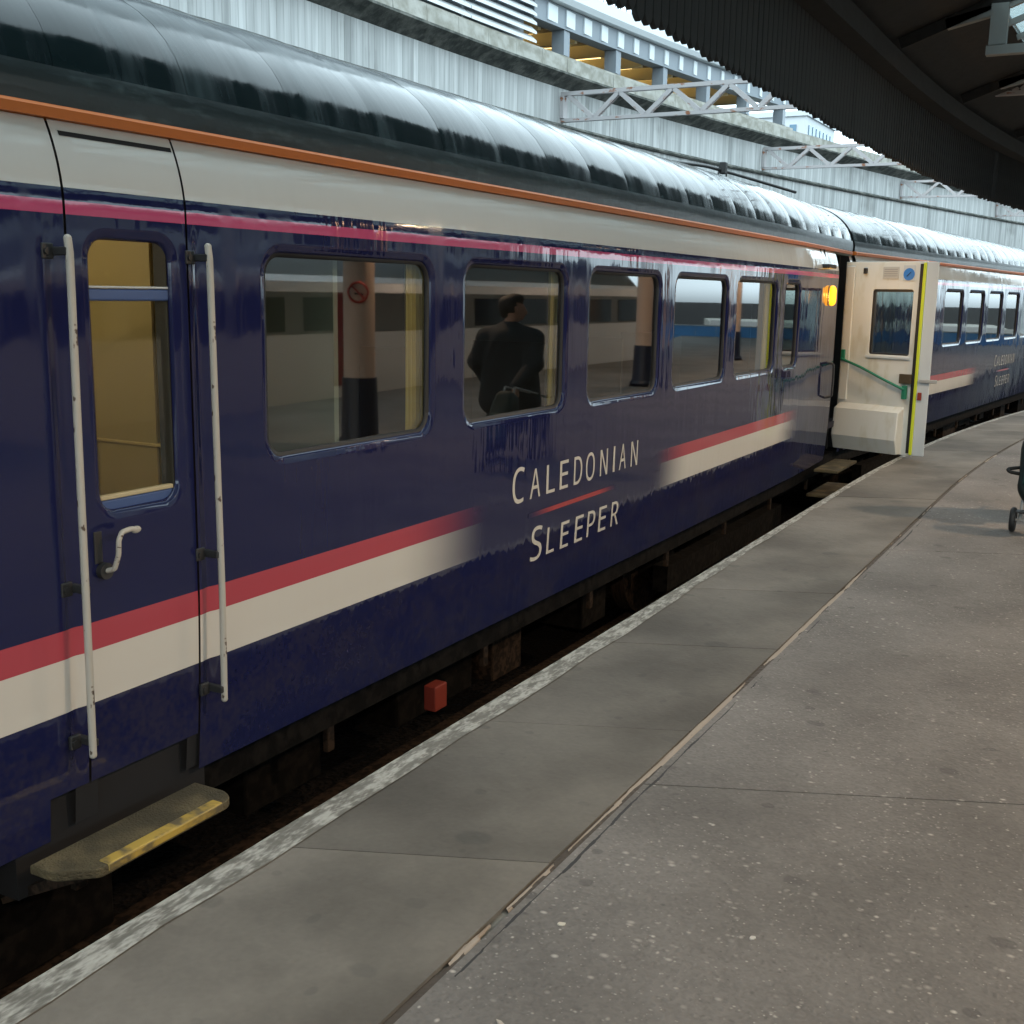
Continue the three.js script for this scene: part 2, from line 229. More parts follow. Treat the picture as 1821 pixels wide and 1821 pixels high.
{
  const plat = thing('platform', 'curved station platform with pale concrete edge slabs and speckled asphalt', 'platform'); plat.userData.kind = 'structure';
  mesh('platform_wall', sweep([[EDGE + 0.04, -1.25], [8.0, -1.25], [8.0, -0.105], [EDGE + 0.04, -0.105]], Zall), std([1, 1, 1], 0.9, { map: M.coping.map, color: 0xb48a6c }), plat);
  const slabTones = [0.74, 0.86, 0.98].map((t) => { const m = M.slab.clone(); m.color.setRGB(t, t, t); return m; });
  let z = -2.44 + 1.2 * 6; const ends = []; while (z > -75) { ends.push(z); z -= z > -30 ? 1.2 : 3.6; }
  for (let k = 0; k < ends.length - 1; k++) { const s = mesh('edge_slab', panel(EDGE, SEAM, ends[k], ends[k + 1], rr(-0.0015, 0.0015), 0.1, 2, k % 3 ? 0.0015 : 0.003), slabTones[ends[k] > -2.4 ? 2 : ends[k] > -6 ? 0 : ends[k] > -9 ? 1 : k % 3], plat); s.userData.label = 'grey concrete slab along the platform edge'; }
  const az = [5.2, 1.2, -3.09, -7.4, -11.8, -16.5, -22, -29, -38, -50, -75];
  for (let k = 0; k < az.length - 1; k++) mesh('asphalt_panel', panel(SEAM + 0.022, 7.9, az[k], az[k + 1], -0.003, 0.08, 6, 0.004), M.asphalt, plat);
  { // worn white line on the coping
    const g = gridGeo(1, 200, (u, v) => { const zz = lerp(6, -70, v), x = lerp(EDGE + 0.004, EDGE + lerp(0.105, 0.06, sst(-4.5, -8, zz)) + 0.012 * Math.sin(zz * 7) * Math.sin(zz * 2.3), u); return [lat(x, zz), 0.0042, zz, -zz, u * 0.4]; });
    mesh('edge_line', g, M.edgeLine, plat).userData.label = 'worn white painted line on the platform edge';
  }
  { // crumbled filling in the seam between slabs and asphalt
    const n1 = noiseTile(2048, 8, 160, 1, 5, 95, 0.6), n2 = noiseTile(2048, 8, 90, 1, 5, 96, 0.6), at = (n, z, o) => n[o * 2048 + ((Math.floor((z + 80) * 24) % 2048) + 2048) % 2048];
    mesh('seam_bed', gridGeo(1, 160, (u, v) => { const zz = lerp(5, -75, v); return [lat(SEAM - 0.012 + 0.06 * u, zz), -0.014, zz, u * 0.06, zz]; }), M.darkMottle, plat);
    const dirt = (seed, lo, hi, x0, wMax, mat, y) => { const gs = []; let run = null; const flush = () => { if (run && run.length > 2) { const R0 = run, p = [], uv = [], id = []; R0.forEach(([zz, xa, xb], i) => { p.push(lat(xa, zz), -0.012, zz, lat((xa + xb) / 2, zz), y, zz, lat(xb, zz), -0.012, zz); uv.push(xa, zz, (xa + xb) / 2, zz, xb, zz); if (i) { const b = i * 3; id.push(b - 3, b - 2, b + 1, b - 3, b + 1, b, b - 2, b - 1, b + 2, b - 2, b + 2, b + 1); } }); gs.push(geoOf(p, id, uv)); } run = null; }; for (let zz = 4; zz > -24; zz -= 0.012) { const a = at(n2, zz * 1.1 + seed * 7, 1), w = at(n1, zz + seed * 3, 2), w2 = at(n1, zz * 1.7 + seed, 5); if (a > lo && a < hi) { const q = Math.min(1, (a - lo) * 9, (hi - a) * 9); (run = run || []).push([zz, x0 - wMax * q * (0.15 + 0.5 * w), x0 + wMax * q * (0.15 + 0.8 * w2)]); } else flush(); } flush(); return mesh('seam_filling', merge(gs), mat, plat); };
    dirt(1, 0.3, 0.95, SEAM + 0.014, 0.06, std([0.062, 0.05, 0.04], 0.95, { bumpMap: M.ballast.bumpMap, bumpScale: 0.01 }), -0.0035).userData.kind = 'stuff'; 
    dirt(2, 0.50, 0.8, SEAM + 0.010, 0.045, std([0.30, 0.25, 0.20], 0.95), 0.001).userData.kind = 'stuff';
    dirt(5, 0.53, 0.75, SEAM + 0.05, 0.075, std([0.035, 0.035, 0.036], 0.95), -0.0012).userData.kind = 'stuff';
  }
}
{ // scraps on the asphalt
  const scrap = (label, x, z, w, l, rot, col) => { const s = new THREE.Shape(), r = rng(Math.round(x * 1000)); for (let k = 0; k < 9; k++) { const a = k / 9 * 6.283, q = 0.7 + 0.5 * r(); s[k ? 'lineTo' : 'moveTo'](Math.cos(a) * w * q, Math.sin(a) * l * q); } s.closePath(); const g = new THREE.ExtrudeGeometry(s, { depth: 0.0025, bevelEnabled: true, bevelSize: 0.001, bevelThickness: 0.001, bevelSegments: 1 }); g.rotateX(-Math.PI / 2); g.rotateY(rot); const m = mesh('paper_scrap', g, std(col, 0.8)); m.position.set(x, -0.0018, z); m.userData = { label, category: 'litter', group: 'small scraps on the asphalt' }; };
  scrap('cream paper scrap on the asphalt close to the seam', 1.56, -2.51, 0.011, 0.007, 0.4, [0.5, 0.46, 0.38]);
  scrap('long pale smear of dried plaster on the asphalt at the bottom of the picture', 1.63, -2.06, 0.026, 0.005, -0.5, [0.42, 0.37, 0.31]);
  scrap('small white paper scrap far from the seam on the asphalt', 2.02, -2.7, 0.009, 0.006, 1.1, [0.5, 0.47, 0.42]);
}

// ---------------------------------------------------------------- retaining wall behind the train
const WX = -4.3, Zw = zrange(4, -110, 1.2);
{
  const wall = thing('retaining_wall', 'high pale board-marked concrete retaining wall behind the train', 'wall'); 
  mesh('lower_face', sweep([[WX - 0.4, -1.25], [WX, -1.25], [WX, 3.745], [WX - 0.4, 3.745]], Zw), M.wall, wall);
  mesh('string_course', sweep([[WX - 0.4, 3.747], [WX + 0.035, 3.747], [WX + 0.05, 3.77], [WX + 0.01, 3.805], [WX - 0.4, 3.805]], Zw), M.darkMottle, wall).userData.label = 'narrow ledge along the wall, its shadow put into the dark colour';  // dark colour stands in for the shadow line of the ledge
  mesh('upper_face', sweep([[WX - 0.4, 3.807], [WX - 0.02, 3.807], [WX - 0.02, 4.25], [WX - 0.4, 4.25]], Zw), M.wall, wall);
  mesh('cornice', sweep([[WX - 0.4, 4.252], [WX - 0.018, 4.252], [WX + 0.06, 4.3], [WX + 0.2, 4.37], [WX + 0.2, 4.395], [WX - 0.4, 4.395]], Zw), M.darkMottle, wall).userData.label = 'dark mottled cornice under the coping';  // dark mottled colour over the whole cornice
  for (let z = 3; z > -95; z -= z > -40 ? 0.62 : 3) { const z1 = z - (z > -40 ? 0.612 : 2.99); mesh('coping_block', sweep([[WX - 0.4, 4.397], [WX + 0.195 + rr(-0.006, 0.006), 4.397], [WX + 0.19, 4.56 + rr(-0.004, 0.004)], [WX - 0.4, 4.57]], [z, z1]), M.coping, wall); }
}
// ---------------------------------------------------------------- raised deck building on the wall
{
  const B = thing('deck_building', 'pale steel deck building with white louvres and lit open bays above the wall', 'building');
  const X = WX - 0.12, Y = 4.57, DB = 0.21, lv = std([0.62, 0.64, 0.65], 0.45), post = std([0.20, 0.23, 0.26], 0.5), white = std([0.66, 0.70, 0.72], 0.5), glow = std([0.66, 0.55, 0.32], 0.6), dark = std([0.06, 0.052, 0.042], 0.8);
  mesh('sill_beam', sweep([[X - 3.6, Y], [X + 0.02, Y], [X + 0.02, Y + 0.12], [X - 3.6, Y + 0.12]], zrange(3, -21.7, 1.5)), M.coping, B);
  mesh('deck_floor', box(X - 3.6, X - 0.02, Y + 0.121, Y + 0.14, -13.4, -21.6), dark, B);
  // louvre screen, three panels wide per post, every slat its own piece
  for (let z = 2; z > -13.2; z -= 1.55) {
    const z1 = Math.max(z - 1.53, -13.43);
    for (let k = 0; k < 13; k++) { const y = Y + 0.14 + k * 0.105; mesh('louvre_slat', sweep([[X - 0.03, y + 0.095], [X - 0.03, y + 0.085], [X + 0.045, y], [X + 0.045, y + 0.03]], [z, z1]), lv, B); }
    mesh('louvre_backing', box(X - 0.06, X - 0.04, Y + 0.125, Y + 1.5, z - 0.005, z1 + 0.005), post, B);
    mesh('cladding_panel', rbox(X - 0.09, X + 0.03, Y + 1.51, Y + 8.5, z - 0.005, z1 + 0.005, 0.01), lv, B);
  }
  const colZ = []; for (let k = 0; k < 6; k++) colZ.push(-14.3 - 1.42 * k);
  for (const z of colZ) { mesh('column', box(X - 0.02 + bend(z), X - 0.2 + bend(z), Y + 0.142, Y + 0.450, z + 0.085, z - 0.085), post, B); }
  // edge beam with square panels, fascia and railing
  const zz = zrange(-13.44, -21.6, 0.8);
  mesh('edge_beam', sweep([[X - 0.22, Y + 0.455], [X + 0.0, Y + 0.455], [X + 0.0, Y + 0.720], [X - 0.22, Y + 0.720]], zz), post, B);
  for (let z = -13.75; z > -21.3; z -= 0.47) mesh('beam_panel', box(X + 0.002 + bend(z), X + 0.02 + bend(z), Y + 0.490, Y + 0.690, z, z - 0.27), white, B);
  mesh('fascia', sweep([[X - 0.3, Y + 0.725], [X + 0.1, Y + 0.725], [X + 0.14, Y + 0.790], [X + 0.14, Y + 0.930], [X - 0.3, Y + 0.930]], zz), white, B);
  mesh('deck_slab', sweep([[X - 3.7, Y + 0.760], [X - 0.302, Y + 0.760], [X - 0.302, Y + 0.920], [X - 3.7, Y + 0.920]], zrange(-11, -21.6, 1.5)), dark, B);
  for (let z = -13.6; z > -21.5; z -= 0.16) mesh('railing_post', box(X + 0.085 + bend(z), X + 0.1 + bend(z), Y + 0.930, Y + 1.410, z, z - 0.018), post, B);
  mesh('handrail', sweep([[X + 0.06, Y + 1.412], [X + 0.12, Y + 1.412], [X + 0.12, Y + 1.450], [X + 0.06, Y + 1.450]], zz), post, B);
  for (let k = 0; k < 8; k++) { const z = -13.95 - 0.95 * k; mesh('joist', box(X - 3.5 + bend(z), X - 0.24 + bend(z), Y + 0.43, Y + 0.60, z, z - 0.07), glow, B); }
  mesh('rear_wall', box(X - 3.72, X - 3.62, Y, Y + 0.9, -12, -21.6), dark, B);
  mesh('end_wall', box(X - 3.6, X - 0.1, Y + 0.14, Y + 0.75, -12.9, -13.0), dark, B);
  const lampM = std([0.9, 0.7, 0.4], 0.5, { emissive: new THREE.Color(1, 0.68, 0.28), emissiveIntensity: 2.5 });
  for (let k = 0; k < 7; k++) { const z = -13.5 - 0.95 * k; mesh('tube_lamp', cyl([X - 2.6 + bend(z), Y + 0.70, z], [X - 1.2 + bend(z), Y + 0.70, z], 0.022, 10), lampM, B); const l = new THREE.PointLight(new THREE.Color(1, 0.74, 0.30), 0.85); l.position.set(X - 1.8 + bend(z), Y + 0.672, z - 0.02); l.castShadow = true; B.add(l); }
}
{ // pale tower far beyond the wall
  const t = thing('office_block', 'pale distant office block with tall narrow windows beyond the wall', 'building', [-15.6, -1.25, -60]);
  const wm = std([0.55, 0.58, 0.6], 0.7), wg = std([0.10, 0.2, 0.28], 0.2);
  mesh('walls', box(-2.2, 2.4, 0, 11.9, -6, 0), wm, t); mesh('roof_parapet', box(-2.3, 2.5, 11.902, 12.15, -6.1, 0.1), wm, t);
  for (let k = 0; k < 7; k++) mesh('window', box(-1.9 + k * 0.58, -1.56 + k * 0.58, 9.6, 11.5, 0.004, 0.05), wg, t);
  for (let k = 0; k < 7; k++) mesh('window', box(2.404, 2.45, 9.6, 11.5, -0.5 - k * 0.75, -1.0 - k * 0.75), wg, t);
}
// ---------------------------------------------------------------- lattice booms across the track
[[-14, 'nearest rusty white lattice boom reaching from the wall over the train roof'], [-20.4, 'second lattice boom from the wall, its foot above the far end of the near coach'], [-27, 'third lattice boom along the wall'], [-33.5, 'fourth and small lattice boom along the wall'], [-40, 'fifth and most distant lattice boom along the wall']].forEach(([z, label]) => {
  const x0 = WX + bend(z), b = thing('lattice_boom', label, 'lattice boom', [x0, 0, z], 0, 'lattice booms across the track'); const x1 = 6.6;
  mesh('top_chord', box(-0.02, x1, 4.155, 4.205, -0.035, 0.035), M.lattice, b); mesh('bottom_chord', box(-0.02, x1, 3.83, 3.875, -0.035, 0.035), M.lattice, b);
  mesh('wall_plate', box(-0.02, 0.03, 3.878, 4.152, -0.06, 0.06), M.lattice, b);
  for (const k of [0, 1]) for (let n = 0; n < 9; n++) { const xa = 0.08 + n * 0.72, s = k ? 0.026 : -0.026; const g = n % 1 === 0 ? [bar([xa, 4.155, s], [xa + 0.34, 3.876, s], 0.012, 0.055), bar([xa + 0.38, 3.876, s], [xa + 0.70, 4.155, s], 0.012, 0.055)] : []; if (xa + 0.72 < x1 + 0.1) g.forEach((q) => mesh('brace', q, M.lattice, b)); }
});
// ---------------------------------------------------------------- platform canopy
const CX = 0.55;
{
  const C = thing('platform_canopy', 'dark station canopy over the platform with a deep fringed valance', 'canopy');
  const ZV = zrange(9, -60, 1.2);
  mesh('eaves_beam', sweep([[CX + 0.03, 3.5], [CX + 0.2, 3.5], [CX + 0.2, 3.66], [CX + 0.03, 3.66]], ZV), M.canopyBoard, C);
  const shape = (w, h, tip) => { const s = new THREE.Shape(); s.moveTo(-w / 2, 0); s.lineTo(-w / 2, -h + tip); s.quadraticCurveTo(-w * 0.42, -h + tip * 0.25, 0, -h); s.quadraticCurveTo(w * 0.42, -h + tip * 0.25, w / 2, -h + tip); s.lineTo(w / 2, 0); s.closePath(); const g = new THREE.ExtrudeGeometry(s, { depth: 0.022, bevelEnabled: true, bevelSize: 0.003, bevelThickness: 0.003, bevelSegments: 1, curveSegments: 3 }); g.rotateY(Math.PI / 2); return metreUV(g); };
  const boards = [shape(0.088, 0.74, 0.045), shape(0.09, 0.735, 0.05), shape(0.086, 0.745, 0.04)];
  let n = 0; const rest = [];
  for (let z = 8.9; z > -60; z -= 0.102) { const near = z < -4.2 && n < 298; if (near) { const m = mesh('valance_board', boards[Math.floor(rnd() * 3)], M.valance, C); m.position.set(CX + bend(z), 3.635 + rr(-0.012, 0.008), z); m.scale.set(1, 1, rnd() < 0.07 ? rr(0.72, 0.86) : 1); m.rotation.y = Math.atan(bend(z) - bend(z - 1)) * -1; n++; } else { const g = boards[0].clone(); g.translate(CX + bend(z), 3.635, z); rest.push(g); } }
  const m = mesh('valance_boards_beyond', merge(rest), M.valance, C); m.userData.kind = 'stuff';
  // roof: boards, a glazed strip, boards to the ridge, and the same on the far side
  const slope = (x) => 3.69 + (x - CX) * 0.36, RID = 4.4, strip = (a, b, name, mat, t = 0.05) => mesh(name, sweep([[a, slope(a)], [b, slope(b)], [b, slope(b) + t], [a, slope(a) + t]], ZV), mat, C), mirror = (a, b, name, mat, t = 0.05) => mesh(name, sweep([[2 * RID - b, slope(b)], [2 * RID - a, slope(a)], [2 * RID - a, slope(a) + t], [2 * RID - b, slope(b) + t]], ZV), mat, C);
  strip(CX - 0.1, 1.45, 'roof_boarding', M.canopyBoard); strip(1.455, 2.7, 'roof_glazing', M.roofGlass, 0.008); strip(2.705, RID - 0.01, 'roof_boarding', M.canopyBoard);
  mirror(CX - 0.1, 1.45, 'roof_boarding', M.canopyBoard); mirror(1.455, 2.7, 'roof_glazing', M.roofGlass, 0.008); mirror(2.705, RID - 0.01, 'roof_boarding', M.canopyBoard);
  for (let z = 8; z > -48; z -= 0.6) { const d = bend(z); mesh('glazing_bar', bar([1.45 + d, slope(1.45) - 0.03, z], [2.7 + d, slope(2.7) - 0.03, z], 0.03, 0.05), M.steelGrey, C); }
  for (let z = 7.7; z > -40; z -= 3) {
    const d = bend(z), q = (x, y) => [x + d, y, z];
    mesh('truss_tie', bar(q(1.42, 3.6), q(7.38, 3.6), 0.09, 0.07), M.steelGrey, C);
    for (const s of [1, -1]) { const f = (x) => (s > 0 ? x : 2 * RID - x); mesh('truss_post', bar(q(f(1.5), 3.64), q(f(1.5), 3.95), 0.08, 0.13), M.steelGrey, C); mesh('knee_brace', bar(q(f(1.44), 3.9), q(f(1.1), slope(1.1) - 0.06), 0.07, 0.08), M.steelGrey, C); mesh('rafter', bar(q(f(0.75), slope(0.75) - 0.055), q(f(RID - 0.05), slope(RID - 0.05) - 0.055), 0.07, 0.09), M.canopyBoard, C); mesh('strut', bar(q(f(1.56), 3.94), q(f(2.1), slope(2.1) - 0.11), 0.05, 0.06), M.steelGrey, C); mesh('strut', bar(q(f(2.9), 3.64), q(f(2.9), slope(2.9) - 0.1), 0.05, 0.06), M.steelGrey, C); }
  }
}

// ---------------------------------------------------------------- railway coaches
const prof = (y) => (y > 1.85 ? -0.9 * (y - 1.85) ** 2 : y < 0.75 ? -0.055 * (0.75 - y) ** 2 : 0);
const dprof = (y) => (y > 1.85 ? -1.8 * (y - 1.85) : y < 0.75 ? 0.11 * (0.75 - y) : 0);
const font = await new FontLoader().loadAsync('fonts/droid/droid_sans_regular.typeface.json');
const YB = { bottom: -0.04, white0: 0.36, red0: 0.53, red1: 0.62, pink0: 1.84, pink1: 1.878, band: 1.915, gutter: 2.105 };
function roundRect(z0, z1, y0, y1, r, n = 8) {   // points clockwise from upper-left seen from the platform; z1 < z0 (to the right)
  const P = []; const c = [[z1 + r, y1 - r, 0], [z0 - r, y1 - r, 1], [z0 - r, y0 + r, 2], [z1 + r, y0 + r, 3]];
  for (const [cz, cy, q] of c) for (let k = 0; k <= n; k++) { const a = (q + k / n) * Math.PI / 2; P.push([cz - r * Math.cos(a), cy + r * Math.sin(a), q, k / n]); }
  return P;
}
function coach(opts) {
  const { name, label, zA, zB, pos, turn, doors, windows, flutes, taper0, cut } = opts;
  const G = thing(name, label, 'railway coach', pos, turn, 'coaches of the train at the platform');
  const taper = (z) => (z < taper0 ? -0.028 * (taper0 - z) : 0), dtaper = (z) => (z < taper0 ? 0.028 : 0);
  const flute = (z, y) => { let s = 0; for (const [a, b] of flutes) { const t = (z - b) / (a - b); if (t > 0 && t < 1) s -= 0.006 * Math.sin(Math.PI * t) ** 2 * sst(0.12, 0.2, y) * (1 - sst(1.79, 1.835, y)); } return s; };
  const X = (z, y, o = 0) => prof(y) + flute(z, y) + taper(z) + o;
  const N = (z, y) => { const e = 0.002; const nz = -(flute(z + e, y) - flute(z - e, y)) / (2 * e) - dtaper(z), ny = -dprof(y), l = Math.hypot(1, ny, nz); return [1 / l, ny / l, nz / l]; };
  function grid(zs, ys, off = 0) {
    const p = [], n = [], uv = [], id = [];
    for (const y of ys) for (const z of zs) { p.push(X(z, y, off), y, z); n.push(...N(z, y)); uv.push(-z, y); }
    const w = zs.length; for (let j = 0; j < ys.length - 1; j++) for (let i = 0; i < w - 1; i++) { const a = j * w + i, b = a + 1, c = a + w, d = c + 1; id.push(a, b, d, a, d, c); }
    return geoOf(p, id, uv, n);
  }
  const stations = (a, b) => { const s = new Set([a, b]); for (let z = Math.ceil(b * 2) / 2; z < a; z += 0.5) if (z > b) s.add(z); for (const [fa, fb] of flutes) for (let k = 0; k <= 10; k++) { const z = fa + (fb - fa) * k / 10; if (z < a && z > b) s.add(z); } if (taper0 < a && taper0 > b) s.add(taper0); return [...s].sort((p, q) => q - p); };
  const yst = (a, b, s) => zrange(a, b, s);
  // pieces of body side between the doorways
  const spans = []; { let a = zA; for (const d of doors) { spans.push([a, d[0] + 0.004]); a = d[1] - 0.004; } spans.push([a, zB]); }
  const solid = spans.filter(([a, b]) => a - b > 0.02);
  function bandMeshes(parent, list, isDoor, y0) {
    const bands = [['lower_panel', y0, YB.white0, 0.08, M.navyDusty], ['white_stripe', YB.white0, YB.red0, 0.09, opts.stripeWhite], ['red_stripe', YB.red0, YB.red1, 0.09, opts.stripeRed], ['pink_stripe', YB.pink0, YB.pink1, 0.04, M.pink], ['navy_stripe', YB.pink1, YB.band, 0.04, M.navy], ['white_band', YB.band, YB.gutter, 0.03, M.white]];
    for (const [nm, a, b, s, mat] of bands) {
      const gs = []; for (const [p, q] of list) { if (nm === 'lower_panel' && !isDoor && cut && p > cut[0] && q < cut[1]) { gs.push(grid(stations(p, cut[0]), yst(a, b, s)), grid(stations(cut[0], cut[1]), yst(0.1, b, s)), grid(stations(cut[1], q), yst(a, b, s))); } else if (nm === 'lower_panel' && !isDoor && cut && p > cut[0] && q > cut[1] && q < cut[0]) { gs.push(grid(stations(p, cut[0]), yst(a, b, s)), grid(stations(cut[0], q), yst(0.1, b, s))); } else gs.push(grid(stations(p, q), yst(a, b, s))); }
      for (const q of gs) mesh(nm, q, mat, parent);
    }
  }
  bandMeshes(G, solid, false, YB.bottom);
  // middle navy panel with window openings
  const holeRing = (w, out) => {   // one panel z out0..out1, full height of the middle band, with a rounded opening
    const r = w.r ?? 0.085, [z0, z1, y0, y1] = w.g, rings = [[0, -0.02], [0.004, -0.009], [0.012, -0.0042], [0.028, -0.003], [0.037, -0.0002]], p = [], n = [], uv = [], id = []; const P0 = roundRect(z0, z1, y0, y1, r), K = P0.length;
    const push = (z, y, o) => { p.push(X(z, y, o), y, z); n.push(...N(z, y)); uv.push(-z, y); };
    const mTop = Math.min(1, (YB.pink0 - y1 - 0.004) / 0.037);
    rings.forEach(([m, o]) => { const q = roundRect(z0 + m, z1 - m, y0 - m, y1 + m * mTop, r + m); for (const [z, y] of q) push(z, y, o); });
    // outer rectangle: matching points, corners carried to the rectangle's corner
    const q = roundRect(z0 + 0.037, z1 - 0.037, y0 - 0.037, y1 + 0.037 * mTop, r + 0.037), lim = [[out[1], YB.pink0], [out[0], YB.pink0], [out[0], YB.red1], [out[1], YB.red1]];
    q.forEach(([z, y, c, t]) => { const [cz, cy] = lim[c]; const first = c === 0 || c === 2; let Z, Yy; if (first) { if (t <= 0.5) { Z = cz; Yy = lerp(y, cy, t * 2); } else { Z = lerp(cz, z, t * 2 - 1); Yy = cy; } } else { if (t <= 0.5) { Z = lerp(z, cz, t * 2); Yy = cy; } else { Z = cz; Yy = lerp(cy, y, t * 2 - 1); } } push(Z, Yy, 0); });
    for (let j = 0; j < rings.length; j++) for (let i = 0; i < K; i++) { const a = j * K + i, b = j * K + (i + 1) % K, c = a + K, d = b + K; id.push(a, c, d, a, d, b); }
    const g = geoOf(p, id, uv, n);
    // real bevel normals on the pressed frame, smooth surface outside it
    const s = g.clone(); s.computeVertexNormals(); const nn = g.attributes.normal, sn = s.attributes.normal; for (let i = 0; i < K * 4; i++) nn.setXYZ(i, Math.abs(sn.getX(i)), sn.getY(i) * Math.sign(sn.getX(i) || 1), sn.getZ(i) * Math.sign(sn.getX(i) || 1)); return g;
  };
  const W = windows.map((w) => ({ ...w, out: [w.g[0] + 0.12, w.g[1] - 0.12] }));
  const midPieces = (list, wins) => { const gs = []; for (const [a, b] of list) { let z = a; for (const w of wins.filter((q) => q.g[0] < a && q.g[1] > b).sort((p, q) => q.g[0] - p.g[0])) { const o = [Math.min(a, w.out[0]), Math.max(b, w.out[1])]; if (z - o[0] > 1e-4) gs.push(grid(stations(z, o[0]), yst(YB.red1, YB.pink0, 0.12))); gs.push(holeRing(w, o)); z = o[1]; } if (z - b > 1e-4) gs.push(grid(stations(z, b), yst(YB.red1, YB.pink0, 0.12))); } return merge(gs); };
  for (const sp of solid) mesh('middle_panel', midPieces([sp], W), M.navy, G);
  const glazing = (w, parent, glass = M.glass) => {
    const [z0, z1, y0, y1] = w.g, r = w.r ?? 0.085, xo = X((z0 + z1) / 2, 1.3), tz = -dtaper((z0 + z1) / 2);
    const loop = (m) => roundRect(z0 - m, z1 + m, y0 + m, y1 - m, Math.max(0.01, r - m));
    const A = loop(-0.004), B = loop(0.013), K = A.length, p = [], uv = [], id = []; const put = (z, y, x) => { p.push(X(z, 1.3) + x, y, z); uv.push(-z, y); };
    A.forEach(([z, y]) => put(z, y, -0.016)); B.forEach(([z, y]) => put(z, y, -0.018)); B.forEach(([z, y]) => put(z, y, -0.034));
    for (let j = 0; j < 2; j++) for (let i = 0; i < K; i++) { const a = j * K + i, b = j * K + (i + 1) % K; id.push(b, a, a + K, b, a + K, b + K); }
    const f = mesh('window_gasket', geoOf(p, id, uv), M.rubber, parent);
    const s = new THREE.Shape(loop(0.008).map(([z, y]) => new THREE.Vector2(-z, y))), g = new THREE.ShapeGeometry(s), q = g.attributes.position; for (let i = 0; i < q.count; i++) { const zz = -q.getX(i), yy = q.getY(i); q.setXYZ(i, X(zz, 1.3) - 0.03, yy, zz); } g.computeVertexNormals(); mesh('pane', g, glass, f);
  };
  for (const w of W) glazing(w, G);
  // gutter and roof
  mesh('gutter', sweep([[-0.11, 2.107], [-0.035, 2.107], [-0.032, 2.135], [-0.05, 2.146], [-0.11, 2.146]], zrange(zA, zB, 0.6), true, true, taper), M.orange, G).userData.label = 'orange gutter rail along the roof edge';
  const th0 = 0.0, cxR = -1.41, RW = 1.345, RH = 0.61, sp = (v) => Math.sign(v) * Math.abs(v) ** (2 / 2.4), ell = (t, o = 0) => [cxR + (RW + o) * sp(Math.cos(t)), 2.146 + (RH + o) * sp(Math.sin(t))], tS = 0.125;
  mesh('cantrail_strip', gridGeo(60, 6, (u, v) => { const z = lerp(zA, zB, u), q = ell(lerp(th0, tS, v), 0.006 + 0.004 * Math.sin(v * Math.PI)); return [q[0] + taper(z) * 0.7, q[1], z, -z, v * 0.14]; }), M.cantrail, G);
  { let z = zA, k = 0; const pr = rng(opts.seed); while (z > zB + 0.02) { const z1 = Math.max(zB, z - 0.53), b1 = 0.0004 + 0.0014 * pr(), tw = (pr() - 0.5) * 0.004, ph = pr() * 6, za = z; mesh('roof_panel', gridGeo(6, 30, (u, v) => { const zz = lerp(za - 0.001, z1 + 0.001, u), t = lerp(tS, Math.PI - 0.05, v), e = Math.sin(Math.PI * u), o = b1 * e ** 0.5 + tw * (u - 0.5) + 0.002 * Math.sin(t * 5 + ph) * e - (u === 0 || u === 1 ? 0.003 : 0), q = ell(t, o); return [q[0] + taper(zz) * 0.7, q[1], zz, -zz, t]; }), M.roof, G); z = z1; k++; } }
  mesh('roof_backing', gridGeo(2, 24, (u, v) => { const z = lerp(zA, zB, u), q = ell(lerp(0.02, Math.PI - 0.02, v), -0.02); return [q[0] + taper(z) * 0.7, q[1], z, -z, v]; }), M.gap, G);
  mesh('roof_end', flat((() => { const p = [], id = [], uv = []; p.push(cxR, 1.9, zB + 0.01); uv.push(0, 0); for (let k = 0; k <= 24; k++) { const q = ell(Math.PI * k / 24, -0.004); p.push(q[0] + (k < 12 ? taper(zB) * 0.7 : 0), q[1], zB + 0.01); uv.push(q[0], q[1]); } for (let k = 0; k < 24; k++) id.push(0, k + 2, k + 1); return geoOf(p, id, uv); })()), M.darkSteel, G);
  // far side, ends, floor, lining
  mesh('far_side', box(-2.80, -2.84, YB.bottom, 2.14, zA, zB), M.navy, G);
  mesh('end_wall', box(-2.79, -0.22, -0.02, 2.12, zB + 0.03, zB + 0.06), M.darkSteel, G); mesh('end_wall', box(-2.79, -0.08, -0.02, 2.12, zA - 0.03, zA - 0.06), M.darkSteel, G);
  mesh('floor', box(-2.78, -0.09, 0.27, 0.33, zA - 0.07, zB + 0.07), M.carpet, G);
  mesh('ceiling', box(-2.78, -0.09, 2.09, 2.1, zA - 0.07, zB + 0.07), M.lining, G);
  mesh('inner_partition', box(-1.5, -1.53, 0.332, 2.088, zA - 0.07, zB + 0.07), M.liningDark, G);
  // underframe
  mesh('solebar', box(-0.16, -2.65, -0.22, -0.045, zA - 0.02, zB + 0.02), M.grime, G);
  const ur = rng(opts.seed + 5); for (let z = zA - 1; z > zB + 1.5; z -= 0.85 + ur()) { const l = 0.25 + 0.6 * ur(); mesh('equipment_box', rbox(-0.42 - 0.15 * ur(), -1.1, -0.26 - 0.3 * ur() - 0.2, -0.224, z, z - l, 0.015), ur() < 0.2 ? M.rust : M.grime, G); }
  mesh('brake_pipe', tube([[-0.3, -0.27, zA - 1], [-0.3, -0.29, zA - 5], [-0.3, -0.27, zB + 8], [-0.3, -0.3, zB + 1]], 0.018, 40, 6), M.rust, G); mesh('cable_conduit', tube([[-0.24, -0.235, zA - 0.5], [-0.24, -0.25, zA - 7], [-0.24, -0.235, zB + 0.5]], 0.012, 40, 6), M.grime, G);
